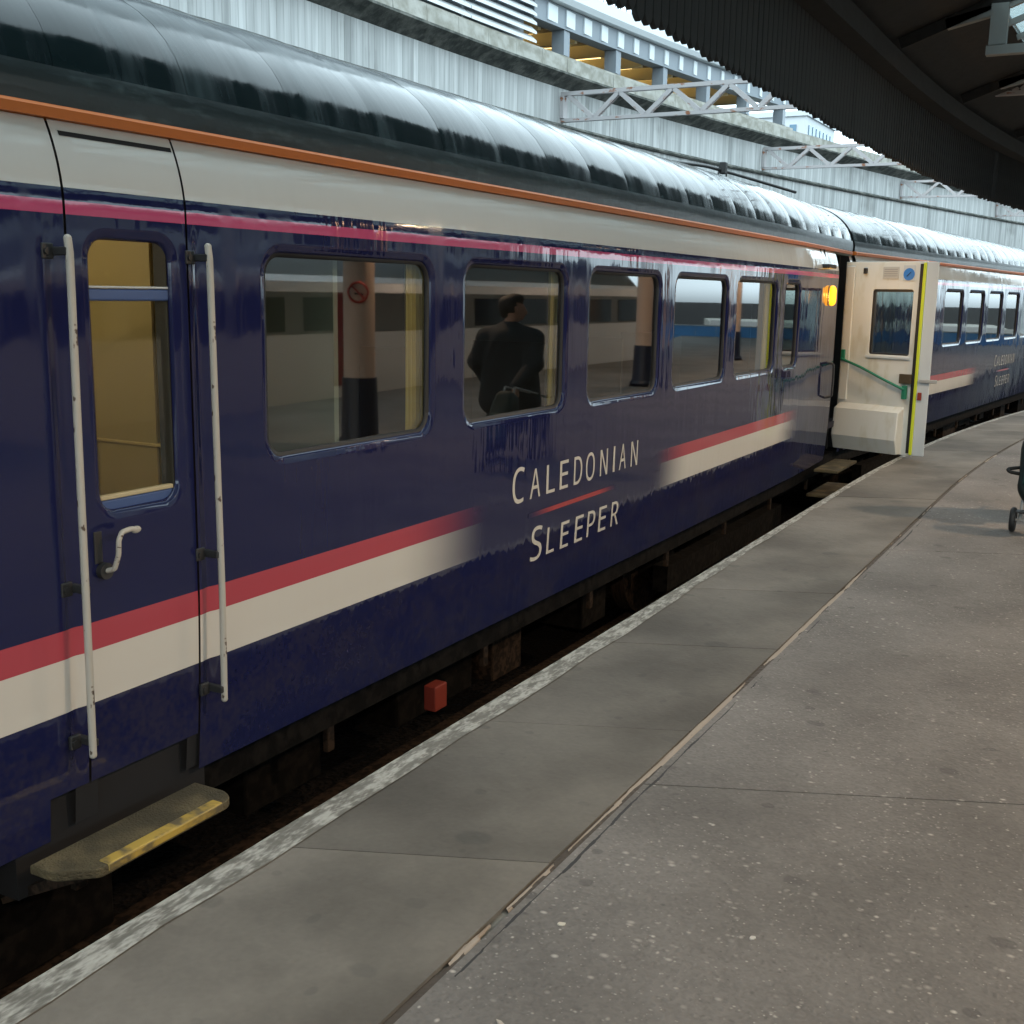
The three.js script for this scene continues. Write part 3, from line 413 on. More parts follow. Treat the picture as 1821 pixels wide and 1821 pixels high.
  for (let z = zA - 0.8; z > zB + 0.6; z -= 1.37) mesh('hanger', rbox(-0.2, -0.23, -0.36, -0.222, z, z - 0.05, 0.006), M.rust, G);
  for (const zc of [zA - 3.2, zB + 3.2]) {
    mesh('bogie_frame', merge([box(-0.28, -0.4, -0.62, -0.42, zc + 1.6, zc - 1.6), box(-2.42, -2.54, -0.62, -0.42, zc + 1.6, zc - 1.6), box(-0.4, -2.42, -0.58, -0.223, zc + 0.25, zc - 0.25)]), M.grime, G);
    for (const dz of [1.2, -1.2]) { for (const x of [-0.69, -2.13]) { const wgeo = merge([cyl([x - 0.06, -0.46, zc + dz], [x + 0.06, -0.46, zc + dz], 0.455, 28)]); mesh('wheel', wgeo, M.rust, G); } mesh('axle', cyl([-2.2, -0.46, zc + dz], [-0.4, -0.46, zc + dz], 0.08, 12), M.grime, G); }
  }
  return { G, X, N, grid, stations, yst, bandMeshes, midPieces, glazing, taper };
}
function lettering(c, parent, rows, dz = 0) {
  for (const [ch, za, zb, y0, y1] of rows) {
    const g = ch === 'I' ? new THREE.PlaneGeometry(1, 1) : new THREE.ShapeGeometry(font.generateShapes(ch, 1), 6); g.computeBoundingBox(); const b = g.boundingBox, p = g.attributes.position, uv = g.attributes.uv;
    for (let i = 0; i < p.count; i++) { const z = lerp(za, zb, (p.getX(i) - b.min.x) / (b.max.x - b.min.x)) + dz, y = lerp(y0, y1, (p.getY(i) - b.min.y) / (b.max.y - b.min.y)); p.setXYZ(i, c.X(z, y, 0.0018), y, z); uv.setXY(i, -z, y); }
    g.computeVertexNormals(); mesh('letter', g, M.letter, parent);
  }
}
const ROWS = [['C', -5.081, -5.21, 0.566, 0.757], ['A', -5.276, -5.396, 0.57, 0.728], ['L', -5.467, -5.571, 0.57, 0.728], ['E', -5.631, -5.737, 0.57, 0.73], ['D', -5.812, -5.921, 0.57, 0.732], ['O', -5.972, -6.094, 0.568, 0.735], ['N', -6.173, -6.282, 0.574, 0.732], ['I', -6.365, -6.392, 0.575, 0.733], ['A', -6.46, -6.566, 0.575, 0.734], ['N', -6.645, -6.755, 0.573, 0.732],
  ['S', -5.318, -5.448, 0.216, 0.408], ['L', -5.508, -5.604, 0.225, 0.376], ['E', -5.68, -5.785, 0.222, 0.376], ['E', -5.868, -5.976, 0.222, 0.378], ['P', -6.036, -6.145, 0.225, 0.38], ['E', -6.199, -6.309, 0.228, 0.381], ['R', -6.386, -6.502, 0.229, 0.383]];
function redRule(c, parent, za, zb, dz = 0) { const t = colorTex(256, 2, (i) => { const s = i / 255; return mix3(NAVY, [0.36, 0.05, 0.05], sst(0, 0.3, s) * (1 - sst(0.75, 1, s))); }); t.wrapS = THREE.ClampToEdgeWrapping; mesh('red_rule', gridGeo(12, 1, (u, v) => { const z = lerp(za, zb, u) + dz, y = lerp(0.466, 0.492, v); return [c.X(z, y, 0.0018), y, z, u, v]; }), paintMat([1, 1, 1], { map: t, bumpMap: null, roughnessMap: null }), parent); }

const D1 = [-2.352, -2.834], END = [-12.12, -12.8];
const near = coach({
  name: 'railway_coach', label: 'dark blue railway coach with white and red stripes and large lettering, closest to the camera', zA: 6.6, zB: -12.95, pos: [0, 0, 0], turn: 0, seed: 11,
  doors: [D1, END], flutes: [[-2.265, -2.345], [-2.845, -2.925]], taper0: -10.75, cut: [-2.20, -2.78], stripeWhite: M.stripeWhite, stripeRed: M.stripeRed,
  windows: [{ g: [-3.22, -4.31, 1.03, 1.765] }, { g: [-4.61, -5.66, 1.03, 1.765] }, { g: [-5.98, -7.05, 1.03, 1.765] }, { g: [-7.34, -8.43, 1.03, 1.765] }, { g: [-8.68, -9.77, 1.03, 1.765] }, { g: [-10.04, -10.51, 1.03, 1.765] }],
});
lettering(near, near.G, ROWS); redRule(near, near.G, -5.27, -6.42);
{ // passenger door with drop window, lever handle
  const G = near.G, door = new THREE.Group(); door.name = 'door'; G.add(door);
  const w = { g: [-2.44, -2.762, 0.955, 1.775], r: 0.06, out: [-2.359, -2.827] };
  near.bandMeshes(door, [[D1[0] - 0.005, D1[1] + 0.005]], true, 0.1);
  mesh('door_panel', near.midPieces([[D1[0] - 0.005, D1[1] + 0.005]], [w]), M.navy, door);
  for (const zc of D1) mesh('door_gap', near.grid(zrange(zc + 0.045, zc - 0.045, 0.03), zrange(-0.03, 2.1, 0.06), -0.014), M.gap, G);
  mesh('step_recess', box(-0.07, -0.4, -0.2, 0.1, -2.1, -2.9), M.gap, G);
  mesh('door_head', near.grid([D1[0] - 0.03, D1[1] + 0.012], [2.062, 2.076], 0.0015), M.gap, door);
  // drop window: lower sash with bar, open above
  const f = mesh('sash', rbox(-0.05, -0.02, 1.595, 1.632, -2.43, -2.772, 0.008), std([0.05, 0.09, 0.22], 0.35), door); mesh('sash_rail', rbox(-0.05, -0.024, 0.945, 0.985, -2.43, -2.772, 0.006), std([0.05, 0.09, 0.22], 0.35), f);
  mesh('sash_capping', rbox(-0.052, -0.018, 1.633, 1.64, -2.432, -2.77, 0.003), M.paleGrey, f);
  mesh('sill_strip', rbox(-0.045, -0.02, 0.986, 1.0, -2.45, -2.755, 0.004), std([0.42, 0.36, 0.22], 0.6), f);
  mesh('pane', geoOf([-0.036, 0.96, -2.43, -0.036, 0.96, -2.772, -0.036, 1.61, -2.772, -0.036, 1.61, -2.43], [0, 1, 2, 0, 2, 3], [0, 0, 1, 0, 1, 1, 0, 1]), M.glassClear, f);
  mesh('window_edge', merge([box(-0.03, -0.085, 0.9, 1.83, -2.768, -2.79)]), M.liningDark, door);
  const h = mesh('handle', tube([[0.012, 0.775, -2.425], [0.045, 0.785, -2.43], [0.06, 0.83, -2.435], [0.062, 0.875, -2.437], [0.062, 0.898, -2.452], [0.06, 0.902, -2.49], [0.058, 0.895, -2.515]], 0.0085, 30, 10), M.railPaint, door); mesh('handle_boss', cyl([-0.002, 0.775, -2.425], [0.02, 0.775, -2.425], 0.026, 16), M.darkSteel, h); mesh('handle_tip', (() => { const g = new THREE.SphereGeometry(0.013, 12, 8); g.scale(0.7, 0.9, 1.5); g.translate(0.058, 0.896, -2.512); return g; })(), M.railPaint, h);
  mesh('lock_plate', rbox(-0.002, 0.004, 0.80, 0.9, -2.395, -2.425, 0.002), M.darkSteel, door);
  // two long handrails
  for (const [z, z2, ys] of [[-2.312, -2.302, [1.735, 0.745, 0.262]], [-2.872, -2.882, [1.735, 0.745, 0.262]]]) {
    const r = mesh('handrail', tube([[0.055, 1.77, z], [0.06, 1.74, z], [0.06, 1.2, (z + z2) / 2], [0.06, 0.6, z2], [0.055, 0.225, z2]], 0.0115, 40, 10), M.railPaint, G);
    mesh('handrail_end', merge([0, 1].map((k) => { const g = new THREE.SphereGeometry(0.0118, 10, 8); g.translate(0.055, k ? 1.77 : 0.225, k ? z : z2); return g; })), M.railPaint, r);
    for (const y of ys) mesh('bracket', merge([rbox(-0.015, 0.062, y - 0.012, y + 0.012, z + 0.012, z - 0.01, 0.004), rbox(-0.008, 0.006, y - 0.022, y + 0.022, z + 0.048, z + 0.008, 0.004), cyl([0.003, y, z + 0.034], [0.012, y, z + 0.034], 0.01, 10)]), M.darkSteel, r);
  }
  // footstep
  const sh = new THREE.Shape(); sh.moveTo(0.08, 0); sh.lineTo(0.14, 0.0); sh.quadraticCurveTo(0.17, 0.002, 0.19, 0.02); sh.lineTo(0.25, 0.075); sh.quadraticCurveTo(0.262, 0.085, 0.262, 0.10); sh.lineTo(0.262, 0.60); sh.quadraticCurveTo(0.26, 0.645, 0.2, 0.66); sh.lineTo(0.08, 0.66); sh.closePath();
  const sg = new THREE.ExtrudeGeometry(sh, { depth: 0.02, bevelEnabled: true, bevelSize: 0.006, bevelThickness: 0.006, bevelSegments: 2 }); sg.rotateX(-Math.PI / 2); metreUV(sg); sg.translate(-0.02, -0.052, -2.06);
  const st = mesh('footstep', sg, M.stepBoard, G); st.userData.label = 'wooden footstep board below the door with a worn yellow edge';
  mesh('step_nosing', rbox(0.205, 0.252, -0.052, -0.0225, -2.17, -2.65, 0.007), M.stepYellow, st);
  for (const zb of [-2.16, -2.58]) mesh('step_bracket', bar([0.17, -0.068, zb], [-0.2, -0.25, zb], 0.05, 0.03), M.rust, st);
  // vestibule behind the door, with its ceiling lamp
  mesh('vestibule_wall', merge([box(-1.45, -0.08, 0.333, 2.087, -3.12, -3.15), box(-1.40, -1.45, 0.333, 2.087, -1.7, -3.118), box(-1.45, -0.08, 0.333, 2.087, -1.66, -1.69)]), M.ochre, G);
  mesh('dado_rail', rbox(-1.38, -0.1, 1.05, 1.062, -3.1, -3.118, 0.003), std([0.42, 0.34, 0.16], 0.5), G); mesh('inner_door', box(-1.1, -0.45, 0.335, 2.0, -3.106, -3.1185), std([0.30, 0.25, 0.12], 0.5), G);
  const L = mesh('vestibule_lamp', rbox(-0.95, -0.6, 2.05, 2.085, -2.2, -2.6, 0.01), std([0.9, 0.85, 0.7], 0.4, { emissive: new THREE.Color(1, 0.82, 0.5), emissiveIntensity: 1.2 }), G);
  const l = new THREE.PointLight(new THREE.Color(1, 0.82, 0.5), 0.52); l.position.set(-0.77, 1.98, -2.4); l.castShadow = true; G.add(l);
  mesh('partition', box(-1.49, -0.12, 0.333, 2.087, -3.76, -3.79), std([0.22, 0.24, 0.19], 0.6), G);
  for (const z of [-5.82, -7.2, -8.55, -9.9]) mesh('partition', box(-1.49, -0.9, 0.333, 1.3, z, z - 0.03), M.liningDark, G);
  const curtainM = std([0.42, 0.30, 0.07], 0.9), curtain = (z0, z1) => mesh('curtain', gridGeo(28, 6, (u, v) => { const z = lerp(z0, z1, u) + 0.012 * (1 - v) * (u - 0.5), y = lerp(0.98, 1.80, v); return [-0.085 + 0.012 * Math.sin(u * 26 + v), y, z, -z, y]; }), curtainM, G);
  curtain(-4.22, -4.36); curtain(-4.56, -4.66); curtain(-5.62, -5.70); curtain(-9.66, -9.82);
  // warning light and bracket beside the open doorway
  const xl = near.taper(-11.7), em = std([1, 0.5, 0.05], 0.4, { emissive: new THREE.Color(1, 0.36, 0.01), emissiveIntensity: 2.3 });
  const wl = mesh('warning_lamp', (() => { const g = new THREE.CapsuleGeometry(0.05, 0.10, 6, 14); g.scale(0.8, 1, 1); g.translate(xl + 0.022, 1.665, -11.74); return g; })(), em, G); wl.userData.label = 'glowing orange warning lamp beside the open door';
  mesh('lamp_base', rbox(xl - 0.02, xl + 0.006, 1.57, 1.76, -11.66, -11.8, 0.008), M.darkSteel, wl);
  const pl = new THREE.PointLight(new THREE.Color(1, 0.5, 0.1), 1.0); pl.position.set(xl + 0.022, 1.665, -11.74); pl.castShadow = true; G.add(pl);
  mesh('lamp_bracket', merge([rbox(xl - 0.06, xl + 0.07, 1.925, 1.965, -11.35, -11.65, 0.01), cyl([xl - 0.02, 1.96, -11.42], [xl - 0.05, 2.11, -11.42], 0.009, 8), cyl([xl - 0.02, 1.96, -11.58], [xl - 0.05, 2.11, -11.58], 0.009, 8)]), M.darkSteel, G);
  mesh('grab_handle', tube([[xl - 0.01, 1.0, -11.82], [xl + 0.06, 0.98, -11.84], [xl + 0.065, 0.8, -11.84], [xl + 0.06, 0.66, -11.84], [xl - 0.01, 0.64, -11.82]], 0.012, 24, 8), M.darkSteel, G);
  // doorway lining and the end footstep
  mesh('doorway', merge([box(-0.3, -0.9, 0.331, 2.08, -12.02, -12.05), box(-0.9, -0.93, 0.331, 2.08, -12.0, -12.9)]), M.liningDark, G);
  mesh('end_step', merge([rbox(-0.04, 0.2, -0.10, -0.07, -11.6, -12.5, 0.008), rbox(-0.1, 0.16, -0.36, -0.33, -11.6, -12.5, 0.008)]), M.stepBoard, G);
  mesh('red_box', rbox(-0.13, -0.2, -0.41, -0.28, -4.56, -4.67, 0.008), M.redBox, G).userData.label = 'small orange-red box hanging under the coach';
  mesh('roof_conduit', merge([tube([[-1.05, 2.80, -9.9], [-0.98, 2.83, -10.6], [-0.88, 2.81, -11.6], [-0.7, 2.76, -12.7]], 0.016, 30, 8), tube([[-1.0, 2.80, -11.0], [-1.0, 2.9, -11.05], [-1.0, 2.9, -11.2], [-1.0, 2.80, -11.25]], 0.008, 16, 6), rbox(-0.96, -0.9, 2.79, 2.9, -10.9, -10.98, 0.01)]), M.darkSteel, G);
}
{ // the opened end door of the near coach, hinged at its far side; its cream inner face looks back along the platform
  const H = V(-0.10, 0, -12.72), F = V(0.755, 0, -12.42), dir = F.clone().sub(H), len = dir.length(), ang = Math.atan2(-dir.z, dir.x);
  const D = new THREE.Group(); D.name = 'open_door'; near.G.add(D); D.position.copy(H); D.rotation.y = ang; D.userData.label = 'opened coach door showing its cream inner face, window and green strap';
  // local: x along the leaf, +z towards the viewer
  const y0 = 0.035, y1 = 2.02, wx0 = 0.33, wx1 = 0.80, wy0 = 1.06, wy1 = 1.745;
  const s = new THREE.Shape([V(0, y0, 0), V(len, y0, 0), V(len, y1, 0), V(0, y1, 0)].map((q) => new THREE.Vector2(q.x, q.y))); const hole = new THREE.Path(), r = 0.035; hole.moveTo(wx0 + r, wy0); hole.lineTo(wx1 - r, wy0); hole.quadraticCurveTo(wx1, wy0, wx1, wy0 + r); hole.lineTo(wx1, wy1 - r); hole.quadraticCurveTo(wx1, wy1, wx1 - r, wy1); hole.lineTo(wx0 + r, wy1); hole.quadraticCurveTo(wx0, wy1, wx0, wy1 - r); hole.lineTo(wx0, wy0 + r); hole.quadraticCurveTo(wx0, wy0, wx0 + r, wy0); s.holes.push(hole);
  const g = new THREE.ExtrudeGeometry(s, { depth: 0.045, bevelEnabled: true, bevelSize: 0.004, bevelThickness: 0.004, bevelSegments: 1 }); g.translate(0, 0, -0.05); mesh('leaf', metreUV(g), M.cream, D);
  mesh('pane', box(wx0 - 0.01, wx1 + 0.01, wy0 - 0.01, wy1 + 0.01, -0.034, -0.03), M.glass, D);
  mesh('window_frame', merge([box(wx0 + 0.002, wx0 + 0.03, wy0 + 0.002, wy1 - 0.002, -0.028, -0.008), box(wx0 + 0.032, wx1 - 0.002, wy1 - 0.03, wy1 - 0.002, -0.028, -0.01), box(wx0 + 0.032, wx1 - 0.002, wy0 + 0.002, wy0 + 0.022, -0.028, -0.01)]), M.darkSteel, D);
  mesh('window_sill', rbox(wx0 - 0.02, wx1 + 0.01, wy0 - 0.035, wy0 - 0.008, 0.002, 0.02, 0.005), M.paleGrey, D);
  // bulging kick panel
  { const q = [[0.003, 0.52], [0.10, 0.47], [0.125, 0.19], [0.075, 0.05], [0.003, 0.05]]; const sh = new THREE.Shape(q.map(([a, b]) => new THREE.Vector2(a, b))); const k = new THREE.ExtrudeGeometry(sh, { depth: 0.74, bevelEnabled: true, bevelSize: 0.012, bevelThickness: 0.012, bevelSegments: 3 }); k.rotateY(-Math.PI / 2); k.computeBoundingBox(); k.translate(0.03 - k.boundingBox.min.x, 0, 0); mesh('kick_panel', metreUV(k), M.cream, D); }
  mesh('corner_post', rbox(0.02, 0.12, 0.56, 1.98, 0.006, 0.03, 0.01), M.cream, D);
  mesh('strap', tube([[0.05, 1.0, 0.05], [0.3, 0.92, 0.062], [0.55, 0.82, 0.066], [0.80, 0.72, 0.05]], 0.014, 20, 6), M.green, D).userData.label = 'green strap across the open door';
  mesh('strap_mount', rbox(0.03, 0.075, 0.98, 1.10, 0.006, 0.05, 0.006), M.green, D); mesh('strap_mount', rbox(0.775, 0.82, 0.62, 0.76, 0.006, 0.05, 0.006), M.green, D);
  mesh('lock_case', rbox(0.73, 0.86, 0.78, 0.88, 0.006, 0.04, 0.006), std([0.06, 0.045, 0.025], 0.5), D);
  mesh('notice', box(0.44, 0.62, 1.85, 1.97, 0.0055, 0.0085), std([0.42, 0.42, 0.39], 0.5), D);
  for (let k = 0; k < 4; k++) mesh('notice_line', box(0.455, 0.605, 1.875 + k * 0.022, 1.882 + k * 0.022, 0.009, 0.0105), std([0.26, 0.26, 0.25], 0.6), D);
  mesh('blue_sign', (() => { const q = new THREE.CylinderGeometry(0.062, 0.062, 0.003, 28); q.rotateX(Math.PI / 2); q.translate(0.735, 1.895, 0.0075); return q; })(), M.blueSign, D); mesh('sign_backing', box(0.67, 0.80, 1.83, 1.985, 0.004, 0.0055), M.paleGrey, D);
  mesh('sign_pictogram', bar([0.715, 1.875, 0.011], [0.757, 1.917, 0.011], 0.012, 0.004), M.gap, D);
  mesh('door_closer', rbox(0.22, 0.26, 1.9, 1.96, 0.006, 0.03, 0.006), M.darkSteel, D);
  mesh('edge_gap', box(len - 0.05, len - 0.012, 0.06, 2.0, 0.006, 0.011), M.rubber, D);
  mesh('edge_strip', rbox(len - 0.012, len + 0.018, y0 + 0.01, y1 - 0.01, 0.0, 0.02, 0.006), M.hiVis, D).userData.label = 'yellow warning strip on the free edge of the door';
  const e = mesh('lock_edge', rbox(0, 0.12, y0 + 0.004, y1 - 0.004, -0.03, -0.005, 0.008), M.paleGrey, D); e.position.set(len + 0.018, 0, 0.012); e.rotation.y = 0.25; e.userData.label = 'pale bevelled lock edge of the open door';
  mesh('latch', rbox(0.02, 0.2, 0.80, 0.835, -0.004, 0.02, 0.006), M.steelGrey, e); mesh('red_tab', rbox(0.015, 0.055, 0.62, 0.70, -0.003, 0.012, 0.004), M.redBox, e);
}
// the next coach, turned with the curve
{
  const N2 = 2048, z0 = 0, len = 19.5, bg = NAVY, cover = (s) => Math.max(1 - sst(5.6, 6.5, s), sst(11.0, 12.0, s));
  const mk = (c) => { const t = colorTex(N2, 2, (i) => mix3(bg, c, cover(z0 + len * (i + 0.5) / N2))); t.wrapS = THREE.ClampToEdgeWrapping; t.repeat.set(1 / len, 1); return t; };
  const wins = []; for (let k = 0; k < 10; k++) wins.push({ g: [-4.0 - 1.42 * k, -5.07 - 1.42 * k, 1.03, 1.765] });
  const far = coach({ name: 'railway_coach', label: 'second blue coach beyond the open door, turning away with the curve', zA: 0, zB: -19.4, pos: [-0.04, 0, -13.03], turn: -0.09, seed: 31, doors: [], flutes: [], taper0: -60, stripeWhite: paintMat([1, 1, 1], { map: mk([0.55, 0.53, 0.48]) }), stripeRed: paintMat([1, 1, 1], { map: mk([0.37, 0.055, 0.075]) }), windows: wins });
  lettering(far, far.G, ROWS, -2.6); redRule(far, far.G, -5.27, -6.42, -2.6);
}

// ---------------------------------------------------------------- what stands on the platform beside the frame and is mirrored in the coach
const pillarAt = [[4.35, 0.1], [4.4, -9.9], [5.15, -19.7], [6.6, -29.5], [8.3, -39.3]];
const pillarWords = ['peach iron column with navy foot standing behind the camera', 'peach iron column with navy foot and a no smoking sign, mirrored in the first large window', 'peach iron column with navy foot, second along the platform', 'peach iron column with navy foot, third along the platform', 'peach iron column with navy foot at the far end of the platform'];
pillarAt.forEach(([x, z], i) => {
  const P = thing('iron_column', pillarWords[i], 'column', [x, -0.003, z], 0, 'columns under the canopy');
  mesh('shaft', new THREE.LatheGeometry([[0.165, 0.74], [0.162, 2.4], [0.155, 3.3], [0.2, 3.36], [0.2, 3.42], [0.24, 3.56]].map((q) => new THREE.Vector2(...q)), 28), M.pillar, P);
  mesh('foot', new THREE.LatheGeometry([[0.0, 0], [0.25, 0], [0.25, 0.08], [0.2, 0.12], [0.185, 0.74], [0.165, 0.742]].map((q) => new THREE.Vector2(...q)), 28), M.pillarBase, P);
  if (i === 1) { const sg = new THREE.Group(); sg.name = 'no_smoking_sign'; P.add(sg); sg.rotation.y = -0.58; const rd = std([0.45, 0.03, 0.02], 0.5); mesh('ring', new THREE.TorusGeometry(0.1, 0.012, 8, 32).translate(0, 1.62, 0.175), rd, sg); mesh('bar', bar([-0.06, 1.56, 0.176], [0.06, 1.68, 0.176], 0.012, 0.018), rd, sg); mesh('cigarette', bar([-0.05, 1.60, 0.172], [0.04, 1.61, 0.172], 0.008, 0.018), M.gap, sg); }
});
// warm lamps hanging from the canopy ties
const lampEm = std([1, 0.8, 0.6], 0.4, { emissive: new THREE.Color(1, 0.55, 0.22), emissiveIntensity: 14 });
[[4.6, 1.7], [4.7, -4.3], [3.9, -10.3], [4.3, -16.3], [4.9, -22.3], [5.8, -28.3], [6.9, -34.3]].forEach(([x, z], i) => {
  const Lm = thing('hanging_lamp', ['warm platform lamp hanging behind the camera', 'warm platform lamp hanging beside the camera', 'warm platform lamp hanging beside the column with the sign', 'third warm lamp along the platform', 'fourth warm lamp along the platform', 'fifth warm lamp along the platform', 'farthest warm lamp along the platform'][i], 'lamp', [x, 0, z], 0, 'lamps under the canopy');
  mesh('rod', cyl([0, 3.30, 0], [0, 3.6, 0], 0.012, 8), M.darkSteel, Lm); mesh('hood', new THREE.LatheGeometry([[0.02, 3.31], [0.06, 3.29], [0.2, 3.16], [0.205, 3.13], [0.19, 3.155], [0.055, 3.275]].map((q) => new THREE.Vector2(...q)), 20), M.darkSteel, Lm);
  mesh('bulb', new THREE.SphereGeometry(0.045, 16, 12).translate(0, 3.18, 0), lampEm, Lm);
  const l = new THREE.PointLight(new THREE.Color(1, 0.71, 0.47), 26); l.position.set(0, 3.18, 0); l.castShadow = true; Lm.add(l);
});
{ // train at the other face of the island platform
  const E = thing('express_train', 'silver and white express coach with red doors at the opposite platform face', 'train', [8.62, 0, 0]);
  const sil = std([0.55, 0.58, 0.59], 0.3, { bumpMap: T.paintBump, bumpScale: 0.0008 }), wh = std([0.72, 0.74, 0.75], 0.2), red = std([0.16, 0.012, 0.014], 0.35), dk = std([0.012, 0.013, 0.014], 0.1), gry = std([0.10, 0.11, 0.11], 0.5), Z = zrange(7, -28, 3.5), none = () => 0;
  mesh('lower_side', sweep([[0.02, -0.25], [0.0, 0.35], [0, 0.95], [0.1, 0.95], [0.1, -0.25]].reverse(), Z, true, true, none), sil, E);
  mesh('window_band', sweep([[0.0, 0.952], [0.02, 1.60], [0.1, 1.60], [0.1, 0.952]].reverse(), Z, true, true, none), gry, E);
  mesh('upper_side', sweep([[0.02, 1.602], [0.05, 1.76], [0.16, 1.86], [0.3, 1.86], [0.3, 1.602]].reverse(), Z, true, true, none), wh, E);
  mesh('roof', sweep([[0.16, 1.862], [0.45, 2.15], [0.9, 2.34], [1.4, 2.4], [1.9, 2.34], [2.4, 2.1], [2.7, 1.6], [2.75, -0.2], [2.6, -0.25], [0.3, -0.25], [0.3, 1.85]].reverse(), Z, true, true, none), gry, E);
  for (let z = 5; z > -27; z -= 1.75) if (Math.abs(z + 15.6) > 1.3) mesh('window', rbox(-0.012, 0.03, 1.0, 1.52, z, z - 1.3, 0.01), dk, E);
  for (const z of [-15.0, 6.5]) { const d = mesh('door', rbox(-0.02, 0.02, 0.1, 1.6, z, z - 0.95, 0.015), red, E); mesh('door_window', rbox(-0.03, -0.015, 0.95, 1.5, z - 0.4, z - 0.75, 0.006), dk, d); }
  mesh('underframe', box(0.25, 2.5, -1.0, -0.252, 6.6, -27.6), M.grime, E);
  for (const z of [4, 1.6, -22.4, -25]) for (const x of [0.66, 2.1]) mesh('wheel', cyl([x - 0.06, -0.80, z], [x + 0.06, -0.80, z], 0.45, 20), M.rust, E);
}
{ // dark stone side wall of the station beyond that train
  const S = thing('station_wall', 'dark stone side wall of the station beyond the opposite train', 'wall', [14.5, -1.25, 0]); const st = std([1, 1, 1], 0.9, { map: M.coping.map, color: 0x8a7a66 });
  mesh('face', box(0, 0.8, 0, 5.2, 14, -34), st, S); for (let z = 12; z > -33; z -= 4.5) { mesh('pilaster', box(-0.2, -0.002, 0, 5.0, z, z - 0.7), st, S); mesh('arch_recess', box(-0.06, -0.003, 1.2, 4.2, z - 1.4, z - 3.7), M.gap, S); } mesh('parapet', box(-0.3, 0.9, 5.202, 5.6, 14, -34), st, S);
  const h = thing('blue_hoarding', 'bright blue site hoarding past the end of the opposite train', 'hoarding', [0, 0, 0]); const bl = std([0.03, 0.16, 0.36], 0.5);
  for (let k = 0; k < 12; k++) mesh('board', box(18 - 0.9 * k, 17.13 - 0.9 * k, -1.2, 0.42, -46 - 0.05, -46), bl, h); mesh('base_rail', box(18, 7.2, 0.421, 0.46, -46.08, -45.97), M.steelGrey, h);
}
// ---------------------------------------------------------------- traveller and trolley bag
function sdfBody(bones, cell, lo, hi, blend) {   // bones [ax,ay,az, bx,by,bz, ra, rb]
  const size = Math.max(hi[0] - lo[0], hi[1] - lo[1], hi[2] - lo[2]), n = Math.ceil(size / cell), mc = new MarchingCubes(n, new THREE.MeshBasicMaterial(), false, false, 200000), F = mc.field; mc.isolation = 0; mc.reset();
  const half = size / 2, c = [0, 1, 2].map((k) => (lo[k] + hi[k]) / 2);
  for (let k = 0; k < n; k++) for (let j = 0; j < n; j++) for (let i = 0; i < n; i++) {
    const x = ((i - n / 2) / (n / 2)) * half + c[0], y = ((j - n / 2) / (n / 2)) * half + c[1], z = ((k - n / 2) / (n / 2)) * half + c[2];
    if (x < lo[0] - 0.01 || x > hi[0] + 0.01 || z < lo[2] - 0.01 || z > hi[2] + 0.01) { F[i + j * n + k * n * n] = -1; continue; }
    let d = 9; for (const b of bones) { const dx = b[3] - b[0], dy = b[4] - b[1], dz = b[5] - b[2], px = x - b[0], py = y - b[1], pz = z - b[2], t = clamp((px * dx + py * dy + pz * dz) / (dx * dx + dy * dy + dz * dz + 1e-9)), e = Math.hypot(px - dx * t, py - dy * t, (pz - dz * t)) - lerp(b[6], b[7], t), bl = b[8] ?? blend, h = clamp(0.5 + 0.5 * (d - e) / bl); d = lerp(d, e, h) - bl * h * (1 - h); }
    F[i + j * n + k * n * n] = -d;
  }
  mc.update(); const cnt = mc.count, g = new THREE.BufferGeometry(); const p = new Float32Array(mc.positionArray.slice(0, cnt * 3)), nn = new Float32Array(mc.normalArray.slice(0, cnt * 3));
  for (let i = 0; i < cnt; i++) { p[i * 3] = p[i * 3] * half + c[0]; p[i * 3 + 1] = p[i * 3 + 1] * half + c[1]; p[i * 3 + 2] = p[i * 3 + 2] * half + c[2]; }
  g.setAttribute('position', new THREE.BufferAttribute(p, 3)); g.setAttribute('normal', new THREE.BufferAttribute(nn, 3)); g.setAttribute('uv', new THREE.BufferAttribute(new Float32Array(cnt * 2), 2)); return g;
}
